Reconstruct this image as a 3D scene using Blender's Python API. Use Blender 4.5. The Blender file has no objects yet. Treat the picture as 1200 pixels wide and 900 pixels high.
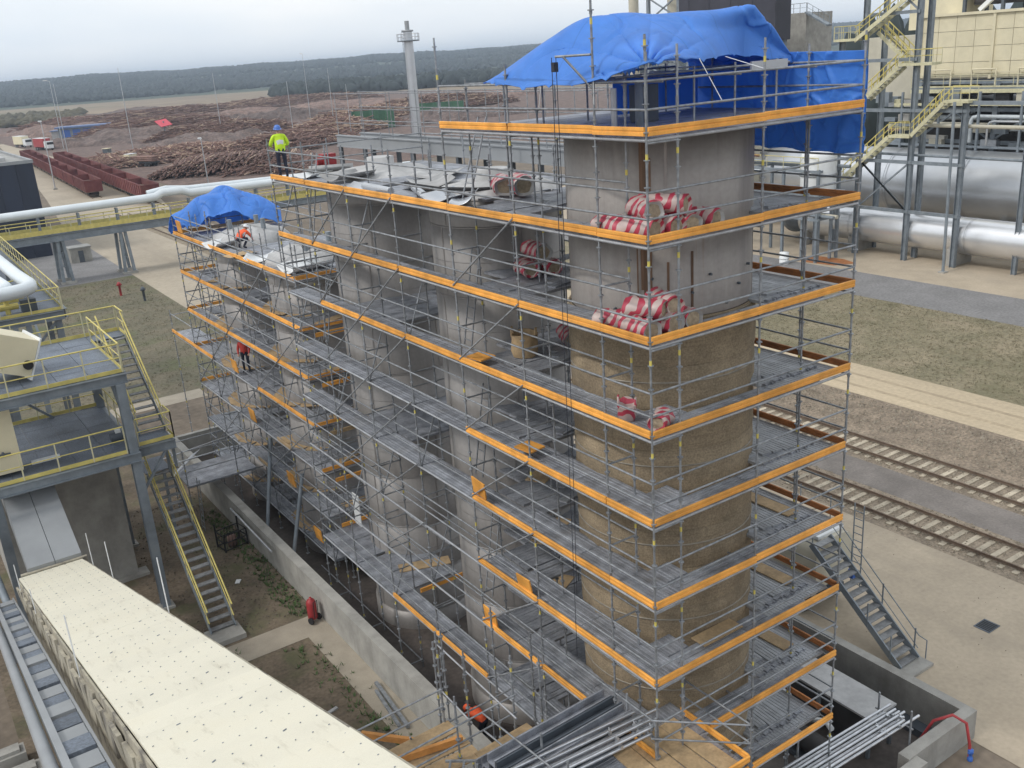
import bpy, bmesh, math, random
import numpy as np
from mathutils import Vector, Matrix, Quaternion
R = math.radians
PI = math.pi
random.seed(7)
rng = np.random.default_rng(7)
C = bpy.context.scene.collection
V = Vector

# ------------------------------------------------------------------ camera
cd = bpy.data.cameras.new('camera')
cam = bpy.data.objects.new('camera', cd); C.objects.link(cam)
bpy.context.scene.camera = cam
cd.sensor_width = 36.0
cd.lens = 36.0 * 1117.1 / 1200.0
cd.clip_start = 0.1; cd.clip_end = 12000
yaw, pitch, roll = R(56.7597), R(19.0534), R(-3.9781)
fw = V((math.cos(yaw)*math.cos(pitch), math.sin(yaw)*math.cos(pitch), -math.sin(pitch)))
rt = V((math.sin(yaw), -math.cos(yaw), 0)); up = rt.cross(fw)
r2 = math.cos(roll)*rt + math.sin(roll)*up; u2 = -math.sin(roll)*rt + math.cos(roll)*up
cam.matrix_world = Matrix(((r2.x,u2.x,-fw.x,-12.1434),(r2.y,u2.y,-fw.y,-13.4764),(r2.z,u2.z,-fw.z,20.4184),(0,0,0,1)))

# ------------------------------------------------------------------ world (overcast daylight) and sun
SUN_EL, SUN_AZ = R(46), R(172)       # direction the light comes from (azimuth from +X)
w = bpy.data.worlds.new('World'); bpy.context.scene.world = w; w.use_nodes = True
nt = w.node_tree; N = nt.nodes; L = nt.links; N.clear()
out = N.new('ShaderNodeOutputWorld'); bg = N.new('ShaderNodeBackground')
sky = N.new('ShaderNodeTexSky'); sky.sky_type = 'NISHITA'; sky.sun_disc = False
sky.sun_elevation = SUN_EL; sky.sun_rotation = PI/2 - SUN_AZ
sky.dust_density = 3.0
tc = N.new('ShaderNodeTexCoord'); mp = N.new('ShaderNodeMapping'); mp.inputs['Scale'].default_value = (1.2,1.2,5.0)
nz = N.new('ShaderNodeTexNoise'); nz.inputs['Scale'].default_value = 1.6; nz.inputs['Detail'].default_value = 5; nz.inputs['Roughness'].default_value = .5
rp = N.new('ShaderNodeValToRGB')
rp.color_ramp.elements[0].position = .38; rp.color_ramp.elements[0].color = (8.4,9.1,9.8,1)
rp.color_ramp.elements[1].position = .62; rp.color_ramp.elements[1].color = (10.4,10.5,10.5,1)
mx = N.new('ShaderNodeMixRGB'); mx.inputs[0].default_value = .93
L.new(tc.outputs['Generated'], mp.inputs['Vector']); L.new(mp.outputs[0], nz.inputs['Vector']); L.new(nz.outputs['Fac'], rp.inputs[0])
L.new(sky.outputs[0], mx.inputs[1]); L.new(rp.outputs[0], mx.inputs[2])
L.new(mx.outputs[0], bg.inputs['Color']); bg.inputs['Strength'].default_value = 0.1
L.new(bg.outputs[0], out.inputs['Surface'])
sd = bpy.data.lights.new('sun', 'SUN'); sd.energy = 1.4; sd.angle = R(12); sd.color = (1,.96,.9)
sun = bpy.data.objects.new('sun', sd); C.objects.link(sun)
sdir = V((math.cos(SUN_EL)*math.cos(SUN_AZ), math.cos(SUN_EL)*math.sin(SUN_AZ), math.sin(SUN_EL)))
sun.rotation_euler = sdir.to_track_quat('Z','Y').to_euler()
vs = bpy.context.scene.view_settings
vs.view_transform = 'Standard'; vs.look = 'None'; vs.exposure = 0.16; vs.gamma = 1.0
bpy.context.scene.cycles.volume_bounces = 0
bpy.context.scene.cycles.max_bounces = 6

# ------------------------------------------------------------------ materials
def mat(name, col, rough=.7, metal=0.0, var=.25, scale=3.0, bump=0.0, col2=None, stretch=(1,1,1), detail=4, fine=0.0, fscale=40):
    m = bpy.data.materials.new(name); m.use_nodes = True
    n = m.node_tree.nodes; l = m.node_tree.links; b = n['Principled BSDF']
    b.inputs['Roughness'].default_value = rough; b.inputs['Metallic'].default_value = metal
    g = n.new('ShaderNodeNewGeometry'); mpn = n.new('ShaderNodeMapping'); mpn.inputs['Scale'].default_value = stretch
    no = n.new('ShaderNodeTexNoise'); no.inputs['Scale'].default_value = scale; no.inputs['Detail'].default_value = detail; no.inputs['Roughness'].default_value = .62
    ra = n.new('ShaderNodeValToRGB')
    c2 = col2 if col2 else tuple(min(1, c*(1+var)) for c in col)
    c1 = col if col2 else tuple(c*(1-var) for c in col)
    ra.color_ramp.elements[0].position = .33; ra.color_ramp.elements[0].color = (*c1,1)
    ra.color_ramp.elements[1].position = .67; ra.color_ramp.elements[1].color = (*c2,1)
    l.new(g.outputs['Position'], mpn.inputs['Vector']); l.new(mpn.outputs[0], no.inputs['Vector']); l.new(no.outputs['Fac'], ra.inputs[0])
    last = ra.outputs[0]
    if fine:
        n2 = n.new('ShaderNodeTexNoise'); n2.inputs['Scale'].default_value = fscale; n2.inputs['Detail'].default_value = 3
        l.new(g.outputs['Position'], n2.inputs['Vector'])
        mr = n.new('ShaderNodeMapRange'); mr.inputs[1].default_value = .3; mr.inputs[2].default_value = .7; mr.inputs[3].default_value = 1-fine; mr.inputs[4].default_value = 1+fine
        l.new(n2.outputs['Fac'], mr.inputs[0])
        mm = n.new('ShaderNodeMixRGB'); mm.blend_type = 'MULTIPLY'; mm.inputs[0].default_value = 1
        l.new(last, mm.inputs[1]); l.new(mr.outputs[0], mm.inputs[2]); last = mm.outputs[0]
    # every object its own shade
    oi = n.new('ShaderNodeObjectInfo'); mr2 = n.new('ShaderNodeMapRange'); mr2.inputs[3].default_value = 1-var*.5; mr2.inputs[4].default_value = 1+var*.5
    l.new(oi.outputs['Random'], mr2.inputs[0])
    m3 = n.new('ShaderNodeMixRGB'); m3.blend_type = 'MULTIPLY'; m3.inputs[0].default_value = 1
    l.new(last, m3.inputs[1]); l.new(mr2.outputs[0], m3.inputs[2]); l.new(m3.outputs[0], b.inputs['Base Color'])
    if bump:
        bp = n.new('ShaderNodeBump'); bp.inputs['Strength'].default_value = bump; bp.inputs['Distance'].default_value = .05
        n4 = n.new('ShaderNodeTexNoise'); n4.inputs['Scale'].default_value = scale*5; n4.inputs['Detail'].default_value = 5
        l.new(g.outputs['Position'], n4.inputs['Vector']); l.new(n4.outputs['Fac'], bp.inputs['Height']); l.new(bp.outputs[0], b.inputs['Normal'])
    m['_last'] = 1
    return m

def overlay(m, col, scale, stretch, lo, hi, amount):
    """Stains or patches of another colour laid over a material."""
    n = m.node_tree.nodes; l = m.node_tree.links; b = n['Principled BSDF']
    src = b.inputs['Base Color'].links[0].from_socket
    g = n.new('ShaderNodeNewGeometry'); mpn = n.new('ShaderNodeMapping'); mpn.inputs['Scale'].default_value = stretch
    no = n.new('ShaderNodeTexNoise'); no.inputs['Scale'].default_value = scale; no.inputs['Detail'].default_value = 6; no.inputs['Roughness'].default_value = .65
    mr = n.new('ShaderNodeMapRange'); mr.inputs[1].default_value = lo; mr.inputs[2].default_value = hi; mr.inputs[4].default_value = amount
    mxn = n.new('ShaderNodeMixRGB'); mxn.inputs[2].default_value = (*col,1)
    l.new(g.outputs['Position'], mpn.inputs['Vector']); l.new(mpn.outputs[0], no.inputs['Vector']); l.new(no.outputs['Fac'], mr.inputs[0])
    l.new(mr.outputs[0], mxn.inputs[0]); l.new(src, mxn.inputs[1]); l.new(mxn.outputs[0], b.inputs['Base Color'])
    return m

M = {}
M['galv'] = mat('galvanised_tube', (.27,.285,.305), .5, .35, .3, 6)
M['deck'] = mat('galvanised_deck', (.285,.30,.335), .55, .3, .3, 2.5, fine=.15)
overlay(M['deck'], (.19,.17,.145), 1.3, (1,1,1), .54, .75, .5)
M['plank2'] = mat('pale_steel_plank', (.37,.385,.41), .5, .3, .18, 2.5, fine=.12)
M['bright'] = mat('bright_tube', (.55,.57,.6), .32, .75, .15, 5)
M['yellowtag'] = mat('yellow_tag', (.62,.52,.12), .6, 0, .1)
M['orange'] = mat('orange_toe_board', (.76,.35,.066), .62, 0, .26, 1.2, fine=.07)
overlay(M['orange'], (.45,.23,.08), 3, (1,1,1), .54, .76, .3)
overlay(M['orange'], (.62,.46,.25), 5, (1,1,1), .62, .74, .15)
M['shade_rust'] = mat('board_shade_and_rust', (.36,.14,.045), .75, 0, .3, 2)  # orange boards with shade put into the colour; also the rusty ground patch
M['ply'] = mat('plywood', (.42,.30,.17), .75, 0, .2, 2.2, fine=.12, fscale=14)
overlay(M['ply'], (.22,.15,.09), 1.4, (1,1,1), .55, .8, .6)
M['conc'] = mat('concrete', (.33,.32,.295), .85, 0, .18, 1.2, bump=.15, fine=.08)
overlay(M['conc'], (.16,.15,.135), .9, (1,1,.25), .52, .75, .55)
M['towerup'] = mat('tower_shell', (.345,.318,.298), .5, .25, .12, .55, stretch=(1,1,.35), fine=.06, fscale=9)
overlay(M['towerup'], (.20,.178,.172), .75, (1.2,1.2,.10), .46, .66, .7)
overlay(M['towerup'], (.36,.34,.325), 1.4, (.4,.4,2.5), .56, .7, .35)
overlay(M['towerup'], (.23,.12,.06), 2.2, (1.5,1.5,.05), .66, .76, .75)
M['tower'] = mat('tower_cladding_grey', (.295,.28,.27), .48, .3, .10, .5, stretch=(1,1,.12), fine=.06, fscale=9)
overlay(M['tower'], (.17,.16,.158), 1.1, (1.4,1.4,.08), .47, .72, .5)
M['insul'] = mat('brown_insulation', (.262,.208,.138), .9, 0, .2, 1.6, bump=.3, fine=.25, fscale=24)
overlay(M['insul'], (.155,.115,.08), .6, (1,1,.5), .48, .75, .35)
overlay(M['insul'], (.13,.09,.06), 3.4, (.2,.2,7), .48, .70, .35)
M['wire'] = mat('binding_wire', (.33,.3,.25), .6, .3, .2)
M['rust'] = mat('rust_streak', (.185,.115,.075), .9, 0, .35, 6, stretch=(1,1,.1))
M['tarp'] = mat('blue_tarpaulin', (.085,.27,.74), .5, 0, .10, 1.0, fine=.06, fscale=60)
_n=M['tarp'].node_tree.nodes; _l=M['tarp'].node_tree.links; _b=_n['Principled BSDF']; _b.inputs['Specular IOR Level'].default_value = .4
_t=_n.new('ShaderNodeBsdfTranslucent'); _t.inputs['Color'].default_value=(.16,.46,.95,1); _m=_n.new('ShaderNodeMixShader'); _m.inputs[0].default_value=.3
_l.new(_b.outputs[0],_m.inputs[1]); _l.new(_t.outputs[0],_m.inputs[2]); _l.new(_m.outputs[0],_n['Material Output'].inputs['Surface'])
overlay(M['tarp'], (.12,.33,.78), 2, (1,1,1), .5, .8, .5)
M['cream'] = mat('cream_sheet', (.66,.60,.43), .55, 0, .06, .8, fine=.03)
M['creamroof'] = mat('cream_roof_sheet', (.70,.665,.545), .55, 0, .05, .8, fine=.03)
overlay(M['creamroof'], (.60,.55,.42), .8, (1,1,1), .5, .75, .45)
overlay(M['creamroof'], (.42,.38,.29), 2.2, (2.5,.3,1), .58, .74, .55)
M['yellow'] = mat('yellow_paint', (.60,.51,.16), .55, 0, .14, 3)
M['yellowc'] = mat('pale_yellow_paint', (.56,.53,.35), .6, 0, .14, 3)
M['steel'] = mat('grey_painted_steel', (.20,.23,.26), .55, .1, .18, 1.5)
overlay(M['steel'], (.3,.3,.29), 1.5, (1,1,1), .55, .8, .4)
M['steeldk'] = mat('dark_painted_steel', (.085,.10,.12), .55, .1, .2, 1.5)
M['grating'] = mat('floor_grating', (.15,.175,.215), .6, .3, .2, .9, fine=.3, fscale=18)
M['tread'] = mat('stair_tread', (.24,.245,.25), .6, .3, .25, 4, fine=.2)
M['grey'] = mat('grey_sheet', (.30,.315,.33), .55, .2, .1, .6)
M['navy'] = mat('navy_sheet', (.018,.026,.05), .5, 0, .2, .4, stretch=(1,1,.3))
M['darkclad'] = mat('dark_cladding', (.035,.035,.05), .6, 0, .2, .4)
M['roofgrey'] = mat('grey_roof', (.3,.3,.29), .8, 0, .2, .3)
M['maroon'] = mat('maroon_wagon', (.15,.038,.038), .75, 0, .3, .5)
overlay(M['maroon'], (.14,.08,.05), .5, (1,1,1), .5, .7, .6)
M['alu'] = mat('silver_pipe_jacket', (.74,.75,.77), .30, .75, .06, .35)
M['duct'] = mat('dull_silver_duct', (.56,.58,.61), .34, .75, .08, .25)
M['white'] = mat('white_paint', (.72,.74,.75), .45, 0, .06, .8)
M['whitepipe'] = mat('white_pipe', (.68,.73,.76), .4, .15, .06, .5)
M['whitedirty'] = mat('dirty_white_sheet', (.37,.37,.37), .7, 0, .2, 1.5, bump=.3)
M['red'] = mat('red_paint', (.33,.03,.035), .45, 0, .2, 3)
M['hosered'] = mat('red_hose', (.42,.045,.05), .5, 0, .15, 3)
M['blue'] = mat('blue_plastic', (.04,.12,.42), .5, 0, .15, 3)
M['black'] = mat('black_rubber', (.018,.018,.02), .8, 0, .3, 3)
M['darkint'] = mat('dark_parts_and_shade', (.045,.042,.042), .8, 0, .4, .6)
M['pink'] = mat('pink_red_sheet', (.6,.08,.11), .6, 0, .1)
M['green'] = mat('green_netting', (.045,.13,.07), .8, 0, .2)
M['shedroof'] = mat('blue_shed_roof', (.11,.17,.33), .6, 0, .15)
M['rail'] = mat('rail_steel', (.19,.14,.105), .6, .3, .2, 3)
M['sleeper'] = mat('concrete_sleeper', (.42,.365,.28), .85, 0, .25, 2)
M['bark'] = mat('log_bark', (.20,.122,.10), .9, 0, .35, 1.2)
M['wood'] = mat('log_end_wood', (.42,.31,.23), .85, 0, .3, 1.2)
M['spoil'] = mat('bark_heap', (.17,.115,.095), .95, 0, .4, .35, bump=.5, fine=.35, fscale=1.6)
M['spoildk'] = mat('dark_bark_heap', (.115,.085,.075), .95, 0, .4, .3, bump=.5, fine=.35, fscale=1.4)
M['spoiltan'] = mat('chip_heap', (.30,.19,.10), .95, 0, .25, .5, bump=.4, fine=.3, fscale=1.6)
M['sidewall'] = mat('stained_side_sheet', (.36,.33,.26), .8, 0, .2, 1.5, bump=.2)
overlay(M['sidewall'], (.12,.11,.10), 1.6, (1,1,1), .5, .62, .8)
M['tank'] = mat('cream_machine', (.5,.47,.38), .5, 0, .08, 1)
M['helmet'] = mat('helmet_white', (.7,.72,.74), .35, 0, .04)
M['helmetblue'] = mat('helmet_blue', (.06,.16,.5), .35, 0, .05)
M['hivis'] = mat('hi_vis_yellow', (.55,.80,.03), .7, 0, .1, 8)
M['hiviso'] = mat('hi_vis_orange', (.85,.12,.035), .7, 0, .1, 8)
M['jred'] = mat('red_jacket', (.5,.05,.04), .75, 0, .12, 8)
M['trousers'] = mat('dark_trousers', (.022,.026,.045), .85, 0, .25, 8)
M['skin'] = mat('skin', (.42,.25,.18), .6, 0, .06)
M['reflect'] = mat('reflective_band', (.62,.64,.66), .35, .2, .05)
M['rope'] = mat('dark_rope', (.03,.035,.05), .8, 0, .2)
M['timber'] = mat('timber_beam', (.55,.25,.07), .7, 0, .2, 3)

def seams(m, axis, step, width, dark):
    n=m.node_tree.nodes; l=m.node_tree.links; b=n['Principled BSDF']; src=b.inputs['Base Color'].links[0].from_socket
    g=n.new('ShaderNodeNewGeometry'); sx=n.new('ShaderNodeSeparateXYZ'); l.new(g.outputs['Position'],sx.inputs[0])
    md=n.new('ShaderNodeMath'); md.operation='PINGPONG'; md.inputs[1].default_value=step; l.new(sx.outputs[axis],md.inputs[0])
    lt=n.new('ShaderNodeMath'); lt.operation='LESS_THAN'; lt.inputs[1].default_value=width; l.new(md.outputs[0],lt.inputs[0])
    mxn=n.new('ShaderNodeMixRGB'); mxn.blend_type='MULTIPLY'; mxn.inputs[2].default_value=(dark,dark,dark,1)
    l.new(lt.outputs[0],mxn.inputs[0]); l.new(src,mxn.inputs[1]); l.new(mxn.outputs[0],b.inputs['Base Color'])
seams(M['tarp'],0,.93,.012,.72); seams(M['tarp'],1,1.37,.012,.75)
overlay(M['tarp'],(.10,.22,.50),.9,(1,1,1),.55,.75,.45)
# striped wrap of the insulation rolls
def stripes():
    m = bpy.data.materials.new('red_white_wrap'); m.use_nodes = True
    n = m.node_tree.nodes; l = m.node_tree.links; b = n['Principled BSDF']; b.inputs['Roughness'].default_value = .45
    t = n.new('ShaderNodeTexCoord'); wv = n.new('ShaderNodeTexWave'); wv.wave_type = 'BANDS'; wv.bands_direction = 'DIAGONAL'
    wv.inputs['Scale'].default_value = 2.1; wv.inputs['Distortion'].default_value = 4.5; wv.inputs['Detail'].default_value = 1
    wv.inputs['Detail Scale'].default_value = 1.2
    ra = n.new('ShaderNodeValToRGB'); ra.color_ramp.interpolation = 'LINEAR'
    ra.color_ramp.elements[0].position = .50; ra.color_ramp.elements[0].color = (.42,.045,.08,1)
    ra.color_ramp.elements[1].position = .52; ra.color_ramp.elements[1].color = (.50,.40,.375,1)
    l.new(t.outputs['Object'], wv.inputs['Vector']); l.new(wv.outputs['Fac'], ra.inputs[0]); l.new(ra.outputs[0], b.inputs['Base Color'])
    return m
M['stripe'] = stripes()
M['wool'] = mat('mineral_wool', (.34,.28,.20), .95, 0, .25, 12, bump=.3)

# ground materials
M['earth'] = mat('bare_earth', (.155,.125,.095), .95, 0, .3, .12, bump=.4, detail=8, fine=.2, fscale=2.5)
M['field'] = mat('far_field', (.24,.185,.125), .95, 0, .2, .004, detail=8, fine=.15, fscale=.03, stretch=(1,.4,1))
overlay(M['field'], (.12,.13,.07), .003, (1,1,1), .5, .6, .6)
M['hill'] = mat('hillside', (.05,.07,.045), .95, 0, .3, .004)
M['yardconc'] = mat('yard_concrete', (.41,.343,.258), .88, 0, .12, .35, detail=8, bump=.1, fine=.07, fscale=6)
overlay(M['yardconc'], (.33,.28,.215), .5, (1,.4,1), .5, .7, .6)
overlay(M['yardconc'], (.2,.16,.12), 2.5, (1,1,1), .62, .75, .5)
M['roadconc'] = mat('pale_road', (.36,.31,.24), .9, 0, .12, .1, detail=8, fine=.08, fscale=2)
overlay(M['roadconc'], (.27,.23,.18), .2, (1,.2,1), .5, .7, .6)
M['greyroad'] = mat('grey_gravel_road', (.20,.195,.195), .92, 0, .14, .4, detail=8, fine=.2, fscale=5)
M['dirtroad'] = mat('sandy_track', (.44,.36,.25), .92, 0, .12, .3, detail=8, fine=.1, fscale=4, stretch=(1,.2,1))
M['rut'] = mat('rut_sand', (.37,.30,.205), .95, 0, .12, .5, fine=.12, fscale=4)
M['rut2'] = mat('tyre_dust', (.36,.31,.24), .95, 0, .14, .7, fine=.1, fscale=4)
M['rubble'] = mat('brown_rubble', (.245,.195,.145), .95, 0, .3, .8, bump=.6, detail=8, fine=.35, fscale=7)
M['ballast'] = mat('dark_ballast', (.185,.165,.15), .95, 0, .2, .6, bump=.2, detail=8, fine=.14, fscale=9)
M['trackbed'] = mat('track_bed', (.27,.22,.165), .95, 0, .25, .8, bump=.5, detail=8, fine=.3, fscale=9)
M['lawn'] = mat('dry_grass', (.155,.14,.085), .95, 0, .2, .35, bump=.4, detail=9, col2=(.25,.21,.14), fine=.3, fscale=5)
overlay(M['lawn'], (.125,.118,.062), .22, (1,.5,1), .48, .7, .7)
overlay(M['lawn'], (.30,.24,.17), .5, (1,.4,1), .56, .7, .6)
M['lawnL'] = mat('rough_grass', (.12,.115,.075), .95, 0, .25, .3, bump=.4, detail=9, col2=(.19,.16,.11), fine=.3, fscale=5)
overlay(M['lawnL'], (.09,.115,.04), .2, (1,1,1), .5, .66, .6)
M['soil'] = mat('trodden_soil', (.105,.083,.058), .95, 0, .3, .8, bump=.5, detail=9, col2=(.19,.148,.105), fine=.25, fscale=8)  # trodden earth, base tone darkened a little for shade around the gallery
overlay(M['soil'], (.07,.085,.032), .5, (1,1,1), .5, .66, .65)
M['basin'] = mat('dark_basin_floor', (.075,.062,.055), .7, 0, .3, .7, detail=8, fine=.2, fscale=6)  # dark tone over the whole basin floor
M['pathc'] = mat('path_concrete', (.36,.315,.25), .9, 0, .12, 1, detail=7, bump=.1, fine=.08)
M['tuft'] = mat('dry_tuft', (.17,.15,.09), .9, 0, .2, .3, col2=(.26,.22,.145))
M['tuft2'] = mat('rough_tuft', (.12,.118,.07), .9, 0, .2, .3, col2=(.19,.165,.105))
M['stone'] = mat('stones', (.20,.165,.125), .9, 0, .3, 3, col2=(.38,.33,.26))
M['stone2'] = mat('clods', (.10,.08,.06), .9, 0, .3, 3, col2=(.25,.21,.16))
M['leaf'] = mat('weeds', (.06,.105,.03), .8, 0, .35, 4)
M['tree'] = mat('forest_foliage', (.024,.036,.038), .9, 0, .2, .008, col2=(.038,.050,.048))
M['treebrown'] = mat('autumn_foliage', (.085,.075,.045), .9, 0, .3, .03)

# ------------------------------------------------------------------ mesh helpers
class MB:
    def __init__(s): s.v=[]; s.f=[]; s.m=[]; s.s=[]
    def add(s, vs, fs, mi=0, smooth=False):
        b=len(s.v); s.v += [tuple(p) for p in vs]
        for f in fs: s.f.append(tuple(i+b for i in f)); s.m.append(mi); s.s.append(smooth)
        return s
    def box(s, c, d, mi=0, rot=None):
        x,y,z=d[0]/2,d[1]/2,d[2]/2
        vs=[V((a,b,e)) for e in (-z,z) for b in (-y,y) for a in (-x,x)]
        if rot is not None: vs=[rot@p for p in vs]
        c=V(c); vs=[p+c for p in vs]
        return s.add(vs,[(0,2,3,1),(4,5,7,6),(0,1,5,4),(2,6,7,3),(0,4,6,2),(1,3,7,5)],mi)
    def bb(s, lo, hi, mi=0):
        return s.box([(a+b)/2 for a,b in zip(lo,hi)],[abs(b-a) for a,b in zip(lo,hi)],mi)
    def bar(s, p0, p1, w, h, mi=0):
        p0=V(p0); p1=V(p1); d=p1-p0; q=d.to_track_quat('Z','Y') if abs(d.normalized().z)>.999 else None
        if q is None:
            z=d.normalized(); x=z.cross(V((0,0,1))).normalized(); y=x.cross(z)   # y is 'up'
            rot=Matrix((x,y,z)).transposed()
        else: rot=q.to_matrix()
        return s.box((p0+p1)/2,(w,h,d.length),mi,rot)
    def tube(s, p0, p1, r, n=8, mi=0, r1=None, caps=True):
        p0=V(p0); p1=V(p1); q=(p1-p0).to_track_quat('Z','Y'); r1=r if r1 is None else r1
        vs=[]
        for p,rr in ((p0,r),(p1,r1)):
            for i in range(n):
                a=2*PI*i/n; vs.append(p+q@V((rr*math.cos(a),rr*math.sin(a),0)))
        s.add(vs,[(i,(i+1)%n,n+(i+1)%n,n+i) for i in range(n)],mi,True)
        if caps: s.add(vs,[tuple(range(n-1,-1,-1)),tuple(range(n,2*n))],mi)
        return s
    def path(s, pts, r, n=8, mi=0):
        pts=[V(p) for p in pts]; rings=[]; m=len(pts); vs=[]
        prev=None
        for i,p in enumerate(pts):
            d=(pts[min(i+1,m-1)]-pts[max(i-1,0)]).normalized()
            if prev is None: x=d.orthogonal().normalized()
            else: x=(prev-d*prev.dot(d)).normalized()
            prev=x; y=d.cross(x)
            for k in range(n):
                a=2*PI*k/n; vs.append(p+r*(math.cos(a)*x+math.sin(a)*y))
        fs=[(i*n+k,i*n+(k+1)%n,(i+1)*n+(k+1)%n,(i+1)*n+k) for i in range(m-1) for k in range(n)]
        s.add(vs,fs,mi,True); s.add(vs,[tuple(range(n-1,-1,-1)),tuple((m-1)*n+k for k in range(n))],mi)
        return s
    def lathe(s, prof, n=32, mi=0, c=(0,0,0), smooth=True):
        vs=[(c[0]+r*math.cos(2*PI*k/n),c[1]+r*math.sin(2*PI*k/n),c[2]+z) for r,z in prof for k in range(n)]
        return s.add(vs,[(i*n+k,i*n+(k+1)%n,(i+1)*n+(k+1)%n,(i+1)*n+k) for i in range(len(prof)-1) for k in range(n)],mi,smooth)
    def prism(s, poly, z0, z1, mi=0):
        n=len(poly); vs=[(x,y,z0) for x,y in poly]+[(x,y,z1) for x,y in poly]
        return s.add(vs,[tuple(range(n-1,-1,-1)),tuple(range(n,2*n))]+[(i,(i+1)%n,n+(i+1)%n,n+i) for i in range(n)],mi)
    def mesh(s, name, mats):
        me=bpy.data.meshes.new(name); me.from_pydata(s.v,[],s.f)
        for m in (mats if isinstance(mats,(list,tuple)) else [mats]): me.materials.append(m)
        me.polygons.foreach_set('material_index',s.m); me.polygons.foreach_set('use_smooth',s.s); me.update()
        return me
    def build(s, name, mats, parent=None, loc=(0,0,0)):
        return put(name, s.mesh(name,mats), parent, loc)

def put(name, me, parent=None, loc=(0,0,0), rot=None, scale=None):
    o=bpy.data.objects.new(name,me); C.objects.link(o)
    if parent is not None: o.parent=parent
    o.location=loc
    if rot is not None:
        if isinstance(rot,Quaternion): o.rotation_mode='QUATERNION'; o.rotation_quaternion=rot
        else: o.rotation_euler=rot
    if scale is not None: o.scale=scale
    return o
def tag(o, label, cat, group=None, kind=None):
    o['label']=label; o['category']=cat
    if group: o['group']=group
    if kind: o['kind']=kind
    return o
def thing(name, label, cat, loc=(0,0,0), rot=(0,0,0), group=None):
    o=bpy.data.objects.new(name,None); C.objects.link(o); o.location=loc; o.rotation_euler=rot; o.empty_display_size=.2
    return tag(o,label,cat,group)
def struct(o): o['kind']='structure'; return o

class Rel:
    """Parts of one thing, given in world coordinates, stored relative to the thing's base."""
    def __init__(s, root): s.r=root; s.b=V(root.location)
    def mb(s, name, b, mats, parent=None):
        b.v=[tuple(V(p)-s.b) for p in b.v]
        return b.build(name,mats,parent or s.r)
    def put(s, name, me, loc, rot=None, scale=None): return put(name,me,s.r,V(loc)-s.b,rot,scale)
    def bar(s, name, me, p0, p1):
        p0=V(p0); p1=V(p1); d=p1-p0
        return s.put(name,me,p0,d.to_track_quat('Z','Y'),(1,1,d.length))

# ------------------------------------------------------------------ shared scaffold meshes
TUBE=MB().tube((0,0,0),(0,0,1),.0242,7).mesh('scaffold_tube',M['galv'])
TUBEB=MB().tube((0,0,0),(0,0,1),.0242,7).mesh('bright_scaffold_tube',M['bright'])
EDGE=MB().tube((0,0,0),(0,0,1),.033,7).mesh('edge_ledger',M['plank2'])
THIN=MB().tube((0,0,0),(0,0,1),.019,6).mesh('thin_tube',M['galv'])
def profile_mesh(name, prof, m, smooth=False):       # unit length along +X, profile in y,z
    n=len(prof); vs=[(0,y,z) for y,z in prof]+[(1,y,z) for y,z in prof]
    return MB().add(vs,[(i,n+i,n+(i+1)%n,(i+1)%n) for i in range(n)]+[tuple(range(n)),tuple(range(2*n-1,n-1,-1))]).mesh(name,m)
TP=[(-.022,-.165),(.022,-.165),(.03,-.158),(.03,-.102),(.018,-.094),(.018,-.072),(.03,-.064),(.03,-.010),(.018,0),(-.018,0),(-.03,-.010),(-.03,-.064),(-.018,-.072),(-.018,-.094),(-.03,-.102),(-.03,-.158)]
TOE=profile_mesh('toe_board',TP[::-1],M['orange']); TOESHADE=profile_mesh('toe_board_shaded',TP[::-1],M['shade_rust']); TOEPLY=profile_mesh('toe_board_ply',TP[::-1],M['ply'])
PP=[(-.155,-.07),(-.155,0),(-.135,.004),(-.07,.004),(-.06,-.008),(-.045,-.008),(-.035,.004),(.035,.004),(.045,-.008),(.06,-.008),(.07,.004),(.135,.004),(.155,0),(.155,-.07)]
PLANK=profile_mesh('deck_plank',PP[::-1],M['deck']); PLANKL=profile_mesh('loose_plank',PP[::-1],M['plank2'])
PLY=profile_mesh('ply_panel',[(-.29,-.03),(.29,-.03),(.29,0),(-.29,0)],M['ply'])
_std={}
def standard_mesh(L, seed):
    key=(round(L*2)/2,seed%3)
    if key in _std: return _std[key]
    b=MB(); L=key[0]; b.tube((0,0,0),(0,0,L),.0242,7)
    z=.3
    while z<L: b.tube((0,0,z-.010),(0,0,z+.010),.066,6,0); b.tube((0,0,z-.07),(0,0,z-.012),.033,6,0,caps=False); z+=.5
    z=.55+.25*(seed%3)
    while z<L: b.tube((0,0,z),(0,0,z+.11),.028,7,1); z+=2.0
    z=1.9
    while z<L: b.tube((0,0,z),(0,0,z+.2),.031,7,0); z+=2.0
    b.box((0,0,-.005),(.15,.15,.01))
    _std[key]=b.mesh('standard',[M['galv'],M['yellowtag']]); return _std[key]

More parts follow.
